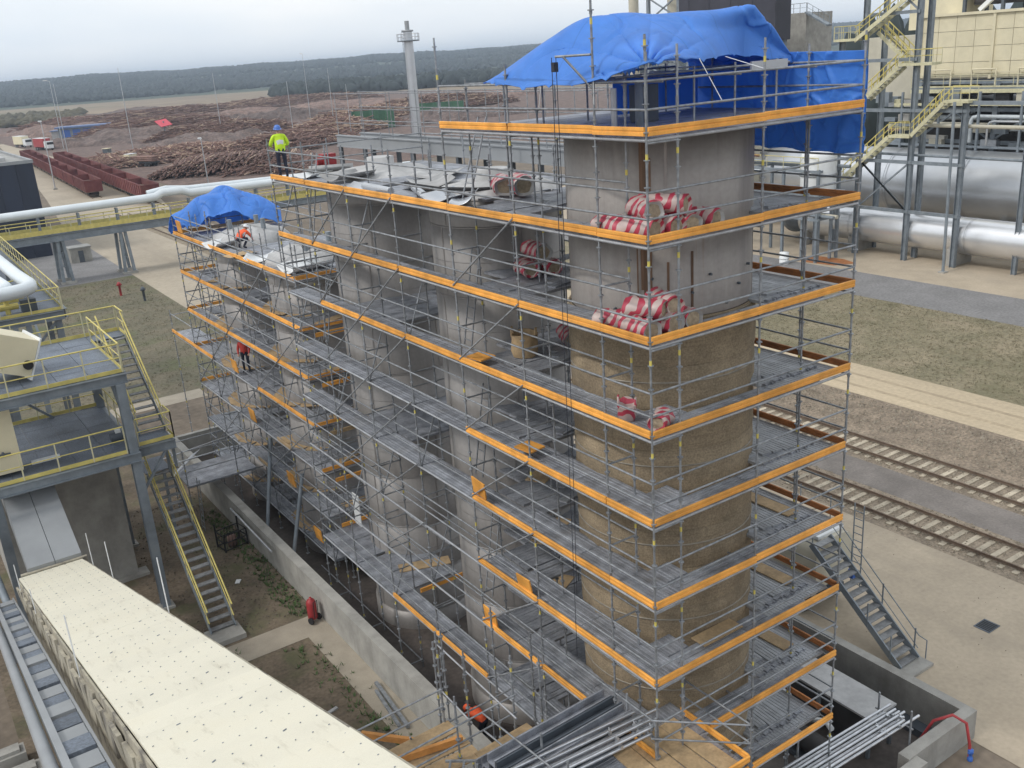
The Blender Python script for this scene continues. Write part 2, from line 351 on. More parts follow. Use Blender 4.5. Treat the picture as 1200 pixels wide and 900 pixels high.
HOOK=MB().bb((-.13,-.05,.0),(.13,.04,.035)).bb((-.13,-.09,-.03),(-.08,.0,.05)).bb((.08,-.09,-.03),(.13,.0,.05)).mesh('plank_hook',M['deck'])
class Scaf(Rel):
    n=0
    def std(s, x, y, z0, z1):
        Scaf.n+=1
        if z0==0 and -.7<x<11.4 and -.7<y<39.7: z0=-.44
        L=round((z1-z0)*2)/2
        s.put('standard',standard_mesh(L,Scaf.n),(x,y,z1-L))
    def tube(s, name, p0, p1, me=None): s.bar(name,me or TUBE,p0,p1)
    def toe(s, p0, p1, z, me=None):
        p0=V((p0[0],p0[1],z)); p1=V((p1[0],p1[1],z)); d=p1-p0
        j=random.uniform(-.012,.012); nrm=V((-d.y,d.x,0)).normalized()*random.uniform(-.008,.008)
        if me is None and s.b.y>5 and random.random()<.05: me=TOEPLY
        s.put('toe_board',me or TOE,p0+d*.002+nrm+V((0,0,j*.6)),(random.uniform(-.05,.05),random.uniform(-.004,.004),math.atan2(d.y,d.x)+random.uniform(-.004,.004)),(d.length*random.uniform(.985,1.004),1,1))
    def deck(s, x0,x1,y0,y1,z,axis='y',skip=0.0,maxlen=3.07,name='deck_plank',me=None,w=.32):
        a0,a1,b0,b1=(y0,y1,x0,x1) if axis=='y' else (x0,x1,y0,y1)
        nb=max(1,int((b1-b0+.02)/w)); st=(b1-b0)/nb; na=max(1,math.ceil((a1-a0)/maxlen-.02)); la=(a1-a0)/na
        for i in range(nb):
            for j in range(na):
                if random.random()<skip: continue
                bb=b0+st*(i+.5); aa=a0+la*j+.01; zz=z+random.uniform(-.004,.004)
                if axis=='y': s.put(name,me or PLANK,(bb,aa,zz),(0,0,PI/2),(la-.02,st/.32*.98,1))
                else: s.put(name,me or PLANK,(aa,bb,zz),(0,0,0),(la-.02,st/.32*.98,1))

ZT=lambda k:19-2*k
ZD=lambda k:18.8-2*k

# ------------------------------------------------------------------ ground and setting
def sheet(name, m, x0,x1,y0,y1,z, n=1):
    b=MB()
    b.add([(x0,y0,z),(x1,y0,z),(x1,y1,z),(x0,y1,z)],[(0,1,2,3)])
    return struct(b.build(name,m))
def poly_sheet(name, m, pts, z):
    return struct(MB().add([(x,y,z) for x,y in pts],[tuple(range(len(pts)))]).build(name,m))
b=MB(); _o=6500; gx0,gx1,gy0,gy1=-.85,11.58,-.9,39.85
b.add([(-_o,-_o,-.02),(_o,-_o,-.02),(_o,_o,-.02),(-_o,_o,-.02),(gx0,gy0,-.02),(gx1,gy0,-.02),(gx1,gy1,-.02),(gx0,gy1,-.02)],[(0,1,5,4),(1,2,6,5),(2,3,7,6),(3,0,4,7)])
struct(b.build('ground',M['earth']))
poly_sheet('far_field',M['field'],[(-300,520),(190,640),(330,470),(600,330),(1800,200),(3300,900),(2600,2600),(900,3200),(-500,3200)],-.012)
poly_sheet('grass_verge',M['lawnL'],[(40,350),(90,430),(110,520),(60,600),(20,480)],-.006)
sheet('rough_ground',M['lawnL'],-12,12,50.6,97,-.008)
poly_sheet('grey_yard',M['greyroad'],[(-8,97),(11,97),(12,140),(-8,140)],-.006)
poly_sheet('pale_road',M['roadconc'],[(10.4,50),(22,50),(21,100),(24,118),(30,150),(42,220),(48,340),(60,420),(38,420),(25,264),(17,185),(11.6,137),(10.7,76)],-.004)
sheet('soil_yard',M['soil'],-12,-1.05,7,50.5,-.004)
sheet('concrete_yard',M['yardconc'],11.6,21.2,-16,48,-.004)
sheet('track_bed',M['trackbed'],21.0,24.2,-16,150,-.002)
sheet('dark_track_strip',M['ballast'],24.0,26.3,-16,150,0)
poly_sheet('far_track_bed',M['trackbed'],[(26.2,-16),(29.4,-16),(29.4,150),(26.2,150)],-.002)
sheet('rubble_strip',M['rubble'],29.2,34.3,-16,90,0.0)
sheet('sandy_track',M['dirtroad'],34.0,38.6,-16,90,.004)
for xr in (35.2,36.9): sheet('wheel_rut',M['rut'],xr-.16,xr+.16,-16,90,.008)
sheet('dry_grass_strip',M['lawn'],38.4,53.2,-16,90,0.0)
sheet('gravel_road',M['greyroad'],53.0,59.9,-16,90,.004)
sheet('plant_slab',M['yardconc'],59.9,105,-30,110,0.0)
poly_sheet('rusty_puddle',M['shade_rust'],[(60.6,42),(62.6,41),(63.4,43),(63.0,46),(61.2,47.2),(60.2,45)],.006)

# hills and forest
def smooth(a,b,x):
    t=np.clip((x-a)/(b-a),0,1); return t*t*(3-2*t)
def hill_h(x,y):
    r=np.hypot(x+12,y+13); th=np.degrees(np.arctan2(y+13,x+12))
    base=smooth(1250,2700,r)
    top=33+1.6*np.sin(th*.31+1.2)+1.1*np.sin(th*.83)+.8*np.sin(th*2.1+.5)-4*smooth(76,86,th)
    return base*top
nr,nth=26,90
rr=np.linspace(1150,5200,nr); tt=np.radians(np.linspace(8,112,nth))
vs=[]; fs=[]
for r in rr:
    for t in tt:
        x=-12+r*math.cos(t); y=-13+r*math.sin(t); vs.append((x,y,float(hill_h(x,y))-.01))
for i in range(nr-1):
    for j in range(nth-1): fs.append((i*nth+j,(i+1)*nth+j,(i+1)*nth+j+1,i*nth+j+1))
hb=MB(); hb.add(vs,fs,0,True); struct(hb.build('hills',M['hill']))

def forest(name, pts, hts, wid, m, label, cat):
    n=len(pts); k=6
    prof=[(.45,.0),(1.0,.30),(.86,.62),(.42,.9)]
    tmpl=np.array([(r*math.cos(2*PI*i/k+.3*j),r*math.sin(2*PI*i/k+.3*j),z) for j,(r,z) in enumerate(prof) for i in range(k)]+[(0,0,1.0)])
    tf=[]
    for j in range(3):
        for i in range(k): tf += [(j*k+i,j*k+(i+1)%k,(j+1)*k+(i+1)%k),(j*k+i,(j+1)*k+(i+1)%k,(j+1)*k+i)]
    for i in range(k): tf.append((3*k+i,3*k+(i+1)%k,4*k))
    tf=np.array(tf); nv=len(tmpl)
    ang=rng.uniform(0,2*PI,n); ca,sa=np.cos(ang)[:,None],np.sin(ang)[:,None]
    jit=rng.uniform(.72,1.28,(n,nv)); X=tmpl[None,:,0]*jit; Y=tmpl[None,:,1]*jit; Z=tmpl[None,:,2]*np.where(tmpl[None,:,2]>0,rng.uniform(.88,1.1,(n,nv)),1)
    vx=(X*ca-Y*sa)*wid[:,None]+pts[:,0:1]; vy=(X*sa+Y*ca)*wid[:,None]+pts[:,1:2]; vz=Z*hts[:,None]+pts[:,2:3]
    co=np.stack([vx,vy,vz],-1).reshape(-1,3); fa=(tf[None]+np.arange(n)[:,None,None]*nv).reshape(-1,3)
    me=bpy.data.meshes.new(name); me.vertices.add(len(co)); me.vertices.foreach_set('co',co.ravel())
    me.loops.add(fa.size); me.loops.foreach_set('vertex_index',fa.ravel().astype(np.int32))
    me.polygons.add(len(fa)); me.polygons.foreach_set('loop_start',np.arange(0,fa.size,3,dtype=np.int32))
    me.update(calc_edges=True); me.materials.append(m)
    o=put(name,me); tag(o,label,cat,kind='stuff'); return o
def polar(n, t0,t1,r0,r1):
    t=np.radians(rng.uniform(t0,t1,n)); r=np.sqrt(rng.uniform(r0*r0,r1*r1,n))
    return -12+r*np.cos(t), -13+r*np.sin(t)
x,y=polar(36000,8,100,1290,3100)
th=np.degrees(np.arctan2(y+13,x+12)); r=np.hypot(x+12,y+13)
keep=(r>1290+ (th<75)*180*smooth(75,60,th)) & ~((th<74)&(r>1900)&(r<2050))
x,y=x[keep],y[keep]; n=len(x)
forest('hill_forest',np.stack([x,y,hill_h(x,y)-1],-1),rng.uniform(6,10,n),rng.uniform(4,6.5,n),M['tree'],'dark blue green forest covering the low hills along the horizon','forest')
x,y=polar(1300,45,69,760,930)
keep=np.hypot(x+12,y+13)<930; n=len(x)
forest('tree_belt',np.stack([x,y,np.zeros(n)],-1),rng.uniform(6,11,n),rng.uniform(4,6.5,n),M['tree'],'dark belt of trees below the brown field, behind the timber yard','tree belt')
x,y=polar(420,79,92,610,800); n=len(x)
forest('scrub',np.stack([x,y,np.zeros(n)],-1),rng.uniform(2,5,n),rng.uniform(2.5,5,n),M['treebrown'],'low brown scrub at the far edge of the timber yard','scrub')
x,y=polar(170,26,36.5,150,190); n=len(x)
forest('plant_trees',np.stack([x,y,np.zeros(n)],-1),rng.uniform(12,23,n),rng.uniform(3,5,n),M['tree'],'dark trees seen between the tarpaulin and the plant stairs','trees')

# railway tracks on the right
SL=MB().prism([(-1.12,-.12),(1.12,-.12),(1.12,.12),(-1.12,.12)],0,.13)
SLM=SL.mesh('sleeper',M['sleeper'])
def railway(x0, name, label):
    t=thing(name,label,'railway track',(x0,0,0)); rl=Rel(t)
    for sx in (-.76,.76):
        b=MB(); prof=[(-.06,.09),(.06,.09),(.06,.10),(.01,.11),(.01,.18),(.034,.19),(.034,.22),(-.034,.22),(-.034,.19),(-.01,.18),(-.01,.11),(-.06,.10)]
        n=len(prof); vv=[(x0+sx+x,yy,z) for yy in (-16,150) for x,z in prof]
        b.add(vv,[(i,(i+1)%n,n+(i+1)%n,n+i) for i in range(n)]); rl.mb('rail',b,M['rail'])
    for i in range(90):
        o=rl.put('sleeper',SLM,(x0+random.uniform(-.03,.03),-15.5+i*.62,-.085),(0,0,random.uniform(-.012,.012)))
    b=MB()
    for i in range(90,265): b.bb((x0-1.28,-15.6+i*.62,-.04),(x0+1.28,-15.36+i*.62,.06))
    rl.mb('far_sleepers',b,M['sleeper'])['kind']='stuff'
    t['kind']='structure'
    return t
railway(22.55,'railway_track','rusty railway track nearest the concrete yard, with pale sleepers')
railway(27.75,'railway_track','farther rusty railway track beside the brown rubble strip')

def scatter(name,label,cat,n,x0,x1,y0,y1,m,size,grass=False):
    co=[];fa=[]
    for i in range(n):
        x,y=random.uniform(x0,x1),random.uniform(y0,y1); k=len(co)
        if grass:
            for q in range(4):
                a=random.uniform(0,6.28); h=size*random.uniform(.4,1.2); w_=.022; ox,oy=random.uniform(-.12,.12),random.uniform(-.12,.12); k=len(co)
                co += [(x+ox-w_*math.sin(a),y+oy+w_*math.cos(a),0),(x+ox+w_*math.sin(a),y+oy-w_*math.cos(a),0),(x+ox+h*.8*math.cos(a),y+oy+h*.8*math.sin(a),h*.8)]; fa.append((k,k+1,k+2))
        else:
            r=size*random.uniform(.3,1)**2; a=random.uniform(0,6.28)
            co += [(x+r*math.cos(a+q*2.09)*random.uniform(.7,1.3),y+r*math.sin(a+q*2.09)*random.uniform(.7,1.3),-.01) for q in range(3)]+[(x,y,r*.8),(x+r*.4,y-r*.3,r*.6)]
            fa += [(k,k+1,k+4,k+3),(k+1,k+2,k+3),(k+2,k,k+3),(k+1,k+4,k+3)]
    b=MB(); b.add([(a,b_,c+.012) for a,b_,c in co],fa); tag(b.build(name,m),label,cat,kind='stuff')
scatter('grass_tufts','dry grass tufts on the verge beyond the sandy track','grass',9000,38.8,53,-4,42,M['tuft'],.10,True)
scatter('grass_tufts','rough grass tufts on the ground left of the pale road','grass',3500,-6,10.5,52,96,M['tuft2'],.13,True)
scatter('rubble_stones','brown stones scattered over the strip beside the far track','stones',5000,29.7,33.7,-4,34,M['stone'],.13)
scatter('ballast_stones','pale stones beside the nearer railway track','stones',2600,21.1,24.0,-3,26,M['stone'],.10)
scatter('ballast_stones','pale stones beside the farther railway track','stones',2600,26.3,29.2,-3,26,M['stone'],.10)
scatter('soil_clods','clods and small stones on the bare soil by the stair','stones',1500,-6,-1.3,19,34,M['stone2'],.07)
scatter('yard_grit','bits of grit scattered on the concrete yard','grit',150,12.2,21,-6,20,M['stone2'],.026)
# ------------------------------------------------------------------ concrete basin round the towers
t=thing('concrete_basin','low grey concrete basin wall around the foot of the towers','basin',(-.6,-.9,0)); rl=Rel(t)
rl.mb('left_wall',MB().bb((-1.02,-.9,-.5),(-.62,40,1.4)),M['conc'])
rl.mb('front_wall',MB().bb((-.62,-1.1,-.5),(6.1,-.75,1.0)),M['conc'])
rl.mb('front_step',MB().bb((6.1,-1.45,-.5),(8.4,-1.1,.95)),M['conc'])
rl.mb('front_wall',MB().bb((8.4,-1.1,-.5),(11.75,-.75,1.0)),M['conc'])
rl.mb('side_step',MB().bb((8.4,-1.45,-.5),(8.75,-1.1,.95)),M['conc'])
rl.mb('right_wall',MB().bb((11.42,-.75,-.5),(11.75,40,1.0)),M['conc'])
rl.mb('back_wall',MB().bb((-.62,39.7,-.5),(11.42,40,1.0)),M['conc'])
rl.mb('ledge',MB().bb((11.0,-.75,-.5),(11.42,14,-.2)),M['steeldk'])
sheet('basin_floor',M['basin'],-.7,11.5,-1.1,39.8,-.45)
poly_sheet('concrete_path',M['pathc'],[(-1.02,5),(-1.02,18.7),(-5.2,18.7),(-5.2,17.3),(-2.0,17.3),(-2.0,5)],.012)
sheet('paved_strip',M['pathc'],-6,4.2,48.9,50.9,.0)
x=[];y=[]
pts=[(random.gauss(-1.5,.28),random.uniform(18.9,31),-.03) for i in range(420)]+[(random.gauss(-5.2,.5),random.uniform(14,20),-.03) for i in range(60)]+[(random.gauss(-2.3,.3),random.uniform(9,17),-.03) for i in range(130)]
b=MB()
for px,py,pz in pts:
    for k in range(5):
        a=random.uniform(0,2*PI); h=random.uniform(.06,.2); wd=.03
        b.add([(px-wd*math.sin(a),py+wd*math.cos(a),pz),(px+wd*math.sin(a),py-wd*math.cos(a),pz),(px+h*.9*math.cos(a),py+h*.9*math.sin(a),pz+h)],[(0,1,2)])
tag(b.build('weeds',M['leaf']),'green weeds along the foot of the long basin wall','weeds',kind='stuff')

# ------------------------------------------------------------------ towers
def ring_tower(name,label,cx,cy,r,ztop,m,seed,cap=None):
    t=thing(name,label,'tower',(cx,cy,0))
    z=0; i=0
    prof=[(0,0),(r*1.06,0),(r*1.06,.35),(r,.4)]
    MB().lathe([(r*1.03,-.45),(r*1.03,.3),(r*.99,.3)],56).build('plinth',M['tower'],t)
    while z<ztop-.01:
        h=min(2.0,ztop-z); b=MB(); b.lathe([(r,z+.012),(r,z+h-.012),(r-.03,z+h-.006),(r-.03,z+h+.006)],56)
        b.lathe([(r+.012,z+h-.045),(r+.012,z+h-.015)],56,0); b.lathe([(r+.004,z+h*.5-.012),(r+.007,z+h*.5),(r+.004,z+h*.5+.012)],56,0)
        n=56
        a0=(seed*.7+i*1.3)%1.2
        for k in range(5):
            a=a0+k*2*PI/5; c=V((math.cos(a)*(r+.004),math.sin(a)*(r+.004),z+h/2)); b.box(c,(.012,.05,h-.06),0,Matrix.Rotation(a,3,'Z'))
        b.build('cladding_ring',m,t); z+=h; i+=1
    return t
t=thing('big_tower','biggest tower, grey above and brown below, under the large blue tarpaulin','tower',(3.1,3.05,0))
MB().lathe([(2.32,-.45),(2.32,.4),(2.1,.4)],64).build('plinth',M['conc'],t)
z=.4; i=0
while z<14.7:
    h=min(1.02,14.75-z); r=2.2+random.uniform(-.012,.012)
    b=MB(); nn=64
    zz=[z+.01+random.uniform(-.008,.008) for k in range(nn)]
    vs=[((r+.01*math.sin(k*3.1+i))*math.cos(2*PI*k/nn),(r+.01*math.sin(k*3.1+i))*math.sin(2*PI*k/nn),zz[k]) for k in range(nn)]
    vs+=[((r+.02*math.sin(k*2.3+i*2))*math.cos(2*PI*k/nn),(r+.02*math.sin(k*2.3+i*2))*math.sin(2*PI*k/nn),z+h*.5) for k in range(nn)]
    vs+=[(r*math.cos(2*PI*k/nn),r*math.sin(2*PI*k/nn),z+h-.012) for k in range(nn)]
    vs+=[((r-.04)*math.cos(2*PI*k/nn),(r-.04)*math.sin(2*PI*k/nn),z+h+.008) for k in range(nn)]
    b.add(vs,[(q*nn+k,q*nn+(k+1)%nn,(q+1)*nn+(k+1)%nn,(q+1)*nn+k) for q in range(3) for k in range(nn)],0,True)
    b.build('insulation_band',M['insul'],t)
    if i%2==0: MB().lathe([(r+.0,z+h*.62),(r+.022,z+h*.62),(r+.022,z+h*.65),(r,z+h*.65)],64).build('binding_wire',M['wire'],t)
    z+=h; i+=1
for z0,z1 in ((14.75,16.6),(16.6,18.75)):
    b=MB(); b.lathe([(2.13,z0+.012),(2.13,z1-.012),(2.10,z1)],64)
    b.lathe([(2.145,z1-.06),(2.145,z1-.02)],64)
    for k in range(4):
        a=k*PI/2+z0; b.box((math.cos(a)*2.134,math.sin(a)*2.134,(z0+z1)/2),(.012,.06,z1-z0-.1),0,Matrix.Rotation(a,3,'Z'))
    b.build('shell_ring',M['towerup'],t)
for a,wd,z0,z1 in ((R(217.2),.055,15.4,18.6),(R(219),.075,15.0,18.65),(R(220.9),.04,15.8,18.6),(R(222.2),.05,15.2,18.2),(R(214.5),.03,15.0,16.6),(R(246),.05,14.9,16.2),(R(232),.05,15.1,16.0)):
    MB().box((math.cos(a)*2.138,math.sin(a)*2.138,(z0+z1)/2),(.016,wd,z1-z0),0,Matrix.Rotation(a,3,'Z')).build('rust_strip',M['rust'],t)
b=MB(); b.lathe([(2.1,18.72),(1.4,18.78),(0,18.8)],48); b.build('top_plate',M['steel'],t)
for k in range(9):
    a=R(200)+k*.2; MB().tube((math.cos(a)*2.12,math.sin(a)*2.12,14.95+.35*(k%3)),(math.cos(a)*2.2,math.sin(a)*2.2,14.95+.35*(k%3)),.03,6).build('stud',M['steeldk'],t)
TW=[('process_tower','grey tower second from the large blue tarpaulin, next to the big tower',3.1,10.0,1.95,16.75),
    ('process_tower','grey tower with ladder on its left side, third from the large tarpaulin',3.1,17.2,1.95,16.75),
    ('process_tower','lower grey tower with white insulated top, beside the gap in the scaffold',3.1,24.75,1.85,12.5),
    ('process_tower','lower grey tower at the far end under the small blue tarpaulin',3.1,31.95,1.85,12.5)]
for i,(nm,lb,cx,cy,r,zt) in enumerate(TW):
    t=ring_tower(nm,lb,cx,cy,r,zt,M['tower'],i)
    t['group']='grey cylindrical towers in a row'
    if zt>15: MB().lathe([(r-.03,zt),(r*.75,zt+.22),(.5,zt+.34),(.5,zt+.6),(.4,zt+.62),(0,zt+.62)],40).build('top_cover',M['whitedirty'],t)
    else:
        b=MB(); n=40; prof=[(r+.05,zt-.1),(r+.06,zt+.25),(r*.86,zt+.62),(r*.5,zt+.86),(0,zt+.95)]
        vs=[]
        for q,(rr_,zz) in enumerate(prof):
            for k in range(n):
                a=2*PI*k/n; f=1+.05*math.sin(k*1.7+q)+.04*math.sin(k*.6+i); vs.append((rr_*f*math.cos(a),rr_*f*math.sin(a),zz+.06*math.sin(k*.9+q*2)*(q>0)))
        b.add(vs,[(q*n+k,q*n+(k+1)%n,(q+1)*n+(k+1)%n,(q+1)*n+k) for q in range(len(prof)-1) for k in range(n)],0,True)
        b.build('insulated_cap',M['whitedirty'],t)
        for k in range(3):
            a=2.2+k*1.9+i; MB().tube((math.cos(a)*.9,math.sin(a)*.9,zt+.5),(math.cos(a)*.9,math.sin(a)*.9,zt+1.3),.12,10).build('nozzle',M['steel'],t)

# ------------------------------------------------------------------ scaffold round the big tower and along the long face
YB=[0,1.48,4.47,7.4,10.42,13.44,16.48,19.5]
XB=[0,3.14,6.28]
sa=thing('scaffold','tall galvanised scaffold round the big tower, orange toe boards on nine levels','scaffold',(0,0,0)); A=Scaf(sa)
for x in (0,.78,3.14,6.28):
    A.std(x,0,0,20.4 if x else 20.6)
for y in (1.48,4.47,7.4):
    A.std(0,y,0,{1.48:22.3,4.47:20.2,7.4:20.9}[y]); A.std(.78,y,0,19.9)
for y in (1.48,4.47,6.1): A.std(6.28,y,0,20.2); 
for y in (.78,5.3): A.std(5.5,y,0,18.7)
for x in (1.9,3.5,5.3): A.std(x,6.3,0,18.7 if x<5 else 20); A.std(x,7.4,0,19.9)
for k in range(0,9):
    zt,zd=ZT(k),ZD(k); rails=(zd+.5,zd+1.0)
    # left (long) face
    yend=7.4
    for a,b_ in zip(YB[:3],YB[1:4]):
        A.tube('ledger',(0,a,zd-.05),(0,b_,zd-.05),EDGE); A.tube('ledger',(.78,a,zd-.1),(.78,b_,zd-.1))
        for z in rails: A.tube('guardrail',(0,a,z),(0,b_,z))
        if k!=8: A.toe((-.03,a),(-.03,b_),zt)
    # front face
    for a,b_ in zip(XB[:2],XB[1:]):
        A.tube('ledger',(a,0,zd-.05),(b_,0,zd-.05),EDGE); 
        for z in rails: A.tube('guardrail',(a,0,z),(b_,0,z))
        if k!=7 or a>1: A.toe((a,-.03),(b_,-.03),zt)
        else: A.toe((1.65,-.03),(b_,-.03),zt)
    # right face
    for a,b_ in ((0,1.48),(1.48,4.47),(4.47,6.1)):
        A.tube('ledger',(6.28,a,zd-.1),(6.28,b_,zd-.1))
        if k: A.toe((6.31,a),(6.31,b_),zt-.0,TOESHADE)  # boards seen from inside, their shaded side painted as a darker colour
        for z in rails: A.tube('guardrail',(6.28,a,z),(6.28,b_,z))
    for a,b_ in zip(YB[1:3],YB[2:4]):
        for z in rails[1:]: A.tube('inner_rail',(.78,a,z),(.78,b_,z))
    for y in YB[1:4]: A.tube('transom',(0,y,zd+.97),(.78,y,zd+.97)) if k>1 else None
    for y in YB[:4]: A.tube('transom',(0,y,zd-.1),(.78,y,zd-.1))
    A.tube('transom',(6.28,4.47,zd-.1),(5.3,4.47,zd-.1))
    A.tube('transom',(3.14,0,zd-.1),(3.14,.9,zd-.1))
    if k==0:
        A.deck(.02,6.26,.02,7.38,zd,'x')
        continue
    A.deck(.04,1.0,.02,6.0,zd,'y')
    A.deck(.04,.68,6.0,7.4,zd,'y')
    A.deck(1.0,5.3,.04,.68,zd-.012,'x')
    A.deck(4.02,6.26,.30,3.35,zd-.004,'y',me=PLANKL); A.deck(4.9,6.26,3.36,6.1,zd-.006,'y')
    for q in range(6): A.put('plank_hook',HOOK,(4.18+.32*q,.66+.03*(q%3),zd),(0,0,0))
    for q in range(5): A.put('loose_plank',PLANKL,(5.25-.33*q,.8+.10*q+random.uniform(-.1,.1),zd+.03+.010*q),(0,0,R(88-1.6*q)),(2.7,.95,1))
    A.deck(4.5,5.32,.7,1.4,zd,'y'); A.deck(1.0,1.65,.68,1.35,zd,'y'); A.deck(4.6,5.32,4.7,6.1,zd,'y')
    A.deck(1.0,5.3,5.35,6.1,zd-.012,'x')
    A.deck(.8,6.2,6.12,7.38,zd+.0,'x',skip=.06)
    A.deck(1.6,6.0,7.4,8.55,zd,'x',skip=.1)
# deck panels of bare plywood among the steel planks
for k,(x,y,rz,l) in {6:(1.9,.62,0,1.3),7:(5.1,3.4,PI/2,1.7)}.items():
    A.put('ply_panel',PLY,(x,y,ZD(k)+.035),(0,0,rz),(l,.8,1))
for k in (5,6,7): A.put('ply_panel',PLY,(5.62,.95,ZD(k)+.075),(0,0,PI/2+.03),(2.3,.72,1)); A.put('ply_panel',PLY,(1.9,7.1,ZD(k)+.035),(0,0,.5),(1.7,1.1,1))
# diagonal braces on the long face
for k in range(1,8):
    A.tube('brace',(-.06,7.4,ZT(k+1)-.1),(-.06,4.47,ZT(k)-.1))
# stair flights climbing beside the big tower
def stair_unit(S,p0,p1,wd,n=8):
    p0=V(p0); p1=V(p1); d=p1-p0; side=V((-d.y,d.x,0)).normalized()*wd/2
    for s_ in (-1,1):
        b=MB().bar(p0+side*s_,p1+side*s_,.05,.18); S.mb('stair_stringer',b,M['deck'])
    b=MB()
    for i in range(n):
        c=p0+d*((i+.5)/n); ang=math.atan2(d.y,d.x); b.box(c,(.24,wd-.05,.03),0,Matrix.Rotation(ang,3,'Z'))
    S.mb('stair_treads',b,M['deck'])
for k in range(1,8):
    for q in range(3): A.put('loose_plank',PLANKL if (q+k)%2 else PLANK,(1.7+.25*q,5.55+.36*q,ZD(k)+.03+.012*q),(0,R(-1.0),R(17+2*q)),(2.7,.95,1))
# orange hatch panels standing or lying at the board line
HP=MB().box((0,0,0),(.04,.62,.5)).mesh('hatch_panel',M['orange'])
for y,z,lay in ((7.05,9.25,0),(5.1,7.1,0),(7.0,5.2,0),(4.9,11.1,1),(6.9,13.05,1)):
    if lay: A.put('hatch_panel',HP,(.3,y,z-.05),(0,R(88),.1))
    else: A.put('hatch_panel',HP,(-.01,y,z),(R(random.uniform(-6,6)),R(-8),0))
# hoist arm under the tarpaulin corner
A.tube('hoist_arm',(-.02,1.5,20.31),(-.3,2.0,20.31)); A.tube('hoist_arm',(-.3,2.0,20.31),(-.38,2.15,20.31)); A.tube('hoist_strut',(-.02,1.5,19.7),(-.3,2.0,20.3))
A.tube('tarp_post',(0,-.02,20),(0,-.02,20.3))
# under the tarpaulin: steel frame of the tower head
for x in (1.2,2.5,3.7,5.0):
    for y in (1.3,4.8): A.tube('head_post',(x,y,18.81),(x,y,19.95))
for y in (1.3,4.8): A.tube('head_tube',(.4,y,19.86),(5.4,y,19.86))
A.mb('control_cabinet',MB().bb((2.4,2.8,18.82),(2.9,3.2,19.6)),M['steeldk']); A.mb('vent_pipe',MB().tube((1.8,2.2,18.8),(1.8,2.2,19.75),.09,12),M['steel']); A.mb('vent_pipe',MB().tube((1.45,2.6,18.8),(1.45,2.6,19.6),.07,12),M['duct']); A.mb('side_sheet',MB().bb((3.4,4.9,18.85),(6.2,4.94,19.75)),M['tarp'])
for x in (.8,2.9,5.2): A.tube('head_tube',(x,.4,19.75),(x,5.6,19.75))
A.mb('edge_beam',MB().bb((3.6,.75,19.76),(4.7,.8,19.95)),M['duct'])

hb=MB(); hb.path([(-.37,2.14,20.3),(-.37,2.15,17),(-.36,2.2,13),(-.35,2.35,8.2)],.008,6); hb.path([(-.40,2.24,20.3),(-.42,2.25,17),(-.41,2.3,13),(-.38,2.42,6.5)],.008,6)
hb.box((-.38,2.18,20.12),(.1,.1,.18))
tag(hb.build('hoist_rope',M['rope']),'dark hoist rope hanging down the scaffold face from the hoist arm','rope')

# ------------------------------------------------------------------ middle scaffold along the two grey towers
sb=thing('scaffold','galvanised scaffold beside the two plain grey towers, with long grey decks low down','scaffold',(0,13.4,0)); B=Scaf(sb)
for y in YB[4:]:
    B.std(0,y,0,18.2); B.std(.78,y,0,18.0); B.std(6.1,y,0,18)
for y in (8.8,12.1,15.9,19.5):
    for x in (2.2,4.4): B.std(x,y,0,17.9 if y<19 else 18)
for k in range(1,9):
    zt,zd=ZT(k),ZD(k)
    for i in range(3,7):
        a,b_=YB[i],YB[i+1]
        B.tube('ledger',(0,a,zd-.05),(0,b_,zd-.05),EDGE); B.tube('ledger',(.78,a,zd-.1),(.78,b_,zd-.1))
        for z in (zd+.5,zd+1.0): B.tube('guardrail',(0,a,z),(0,b_,z)); B.tube('inner_rail',(.78,a,z),(.78,b_,z)) if k>2 and z>zd+.7 and (k+i)%2 else None
        if k<=2 or (k==3 and i<6) or (k==8 and i<5): B.toe((-.03,a),(-.03,b_),zt)
        if k not in (6,7): B.deck(.05,.73,a+.01,b_-.01,zd,'y')
        if k>=2: B.tube('brace',(-.06,b_,ZT(k)-.1),(-.06,a,ZT(k-1)-.1)) if i in (4,5) and k<8 else None
    for y in YB[4:]: B.tube('transom',(0,y,zd-.1),(.78,y,zd-.1))
    for y in YB[4:]:
        if k>1: B.tube('transom',(0,y,zd+.98),(.78,y,zd+.98)); B.tube('cross_brace',(0,y,zd-.1),(.78,y,zd+1.85)) if (k+int(y))%2 else None
    for y in (12.1,15.9): B.tube('ledger',(.78,y,zd-.1),(6.1,y,zd-.1))
    for a,b_ in ((7.4,10.42),(10.42,13.44),(13.44,16.48),(16.48,19.5)): B.tube('ledger',(6.1,a,zd-.1),(6.1,b_,zd-.1)); B.tube('guardrail',(6.1,a,zd+1),(6.1,b_,zd+1))
    B.tube('guardrail',(0,19.5,zd+1),(6.1,19.5,zd+1)); B.tube('guardrail',(0,19.5,zd+.5),(6.1,19.5,zd+.5))
    if k in (1,3,5): B.deck(.8,6.0,12.4,15.6,zd,'x',skip=.05)
    if k==1:
        B.deck(.75,1.35,8.6,12.4,zd,'y'); B.deck(.75,1.35,15.6,19.4,zd,'y'); B.deck(4.9,6.0,8.6,12.4,zd,'y'); B.deck(4.9,6.0,15.6,19.4,zd,'y')
    if k in (4,5,6,7,8): B.toe((.78,19.5),(2.3,19.5),zt)
B.deck(.05,1.9,16.6,19.5,ZD(8)+.01,'x'); B.deck(.05,2.6,13.5,16.4,ZD(8)+.01,'x',skip=.1)
B.put('ply_panel',PLY,(1.0,15.0,ZD(8)+.05),(0,0,-.35),(1.9,1.0,1))
B.toe((.8,13.0),(2.9,13.0),ZT(8))
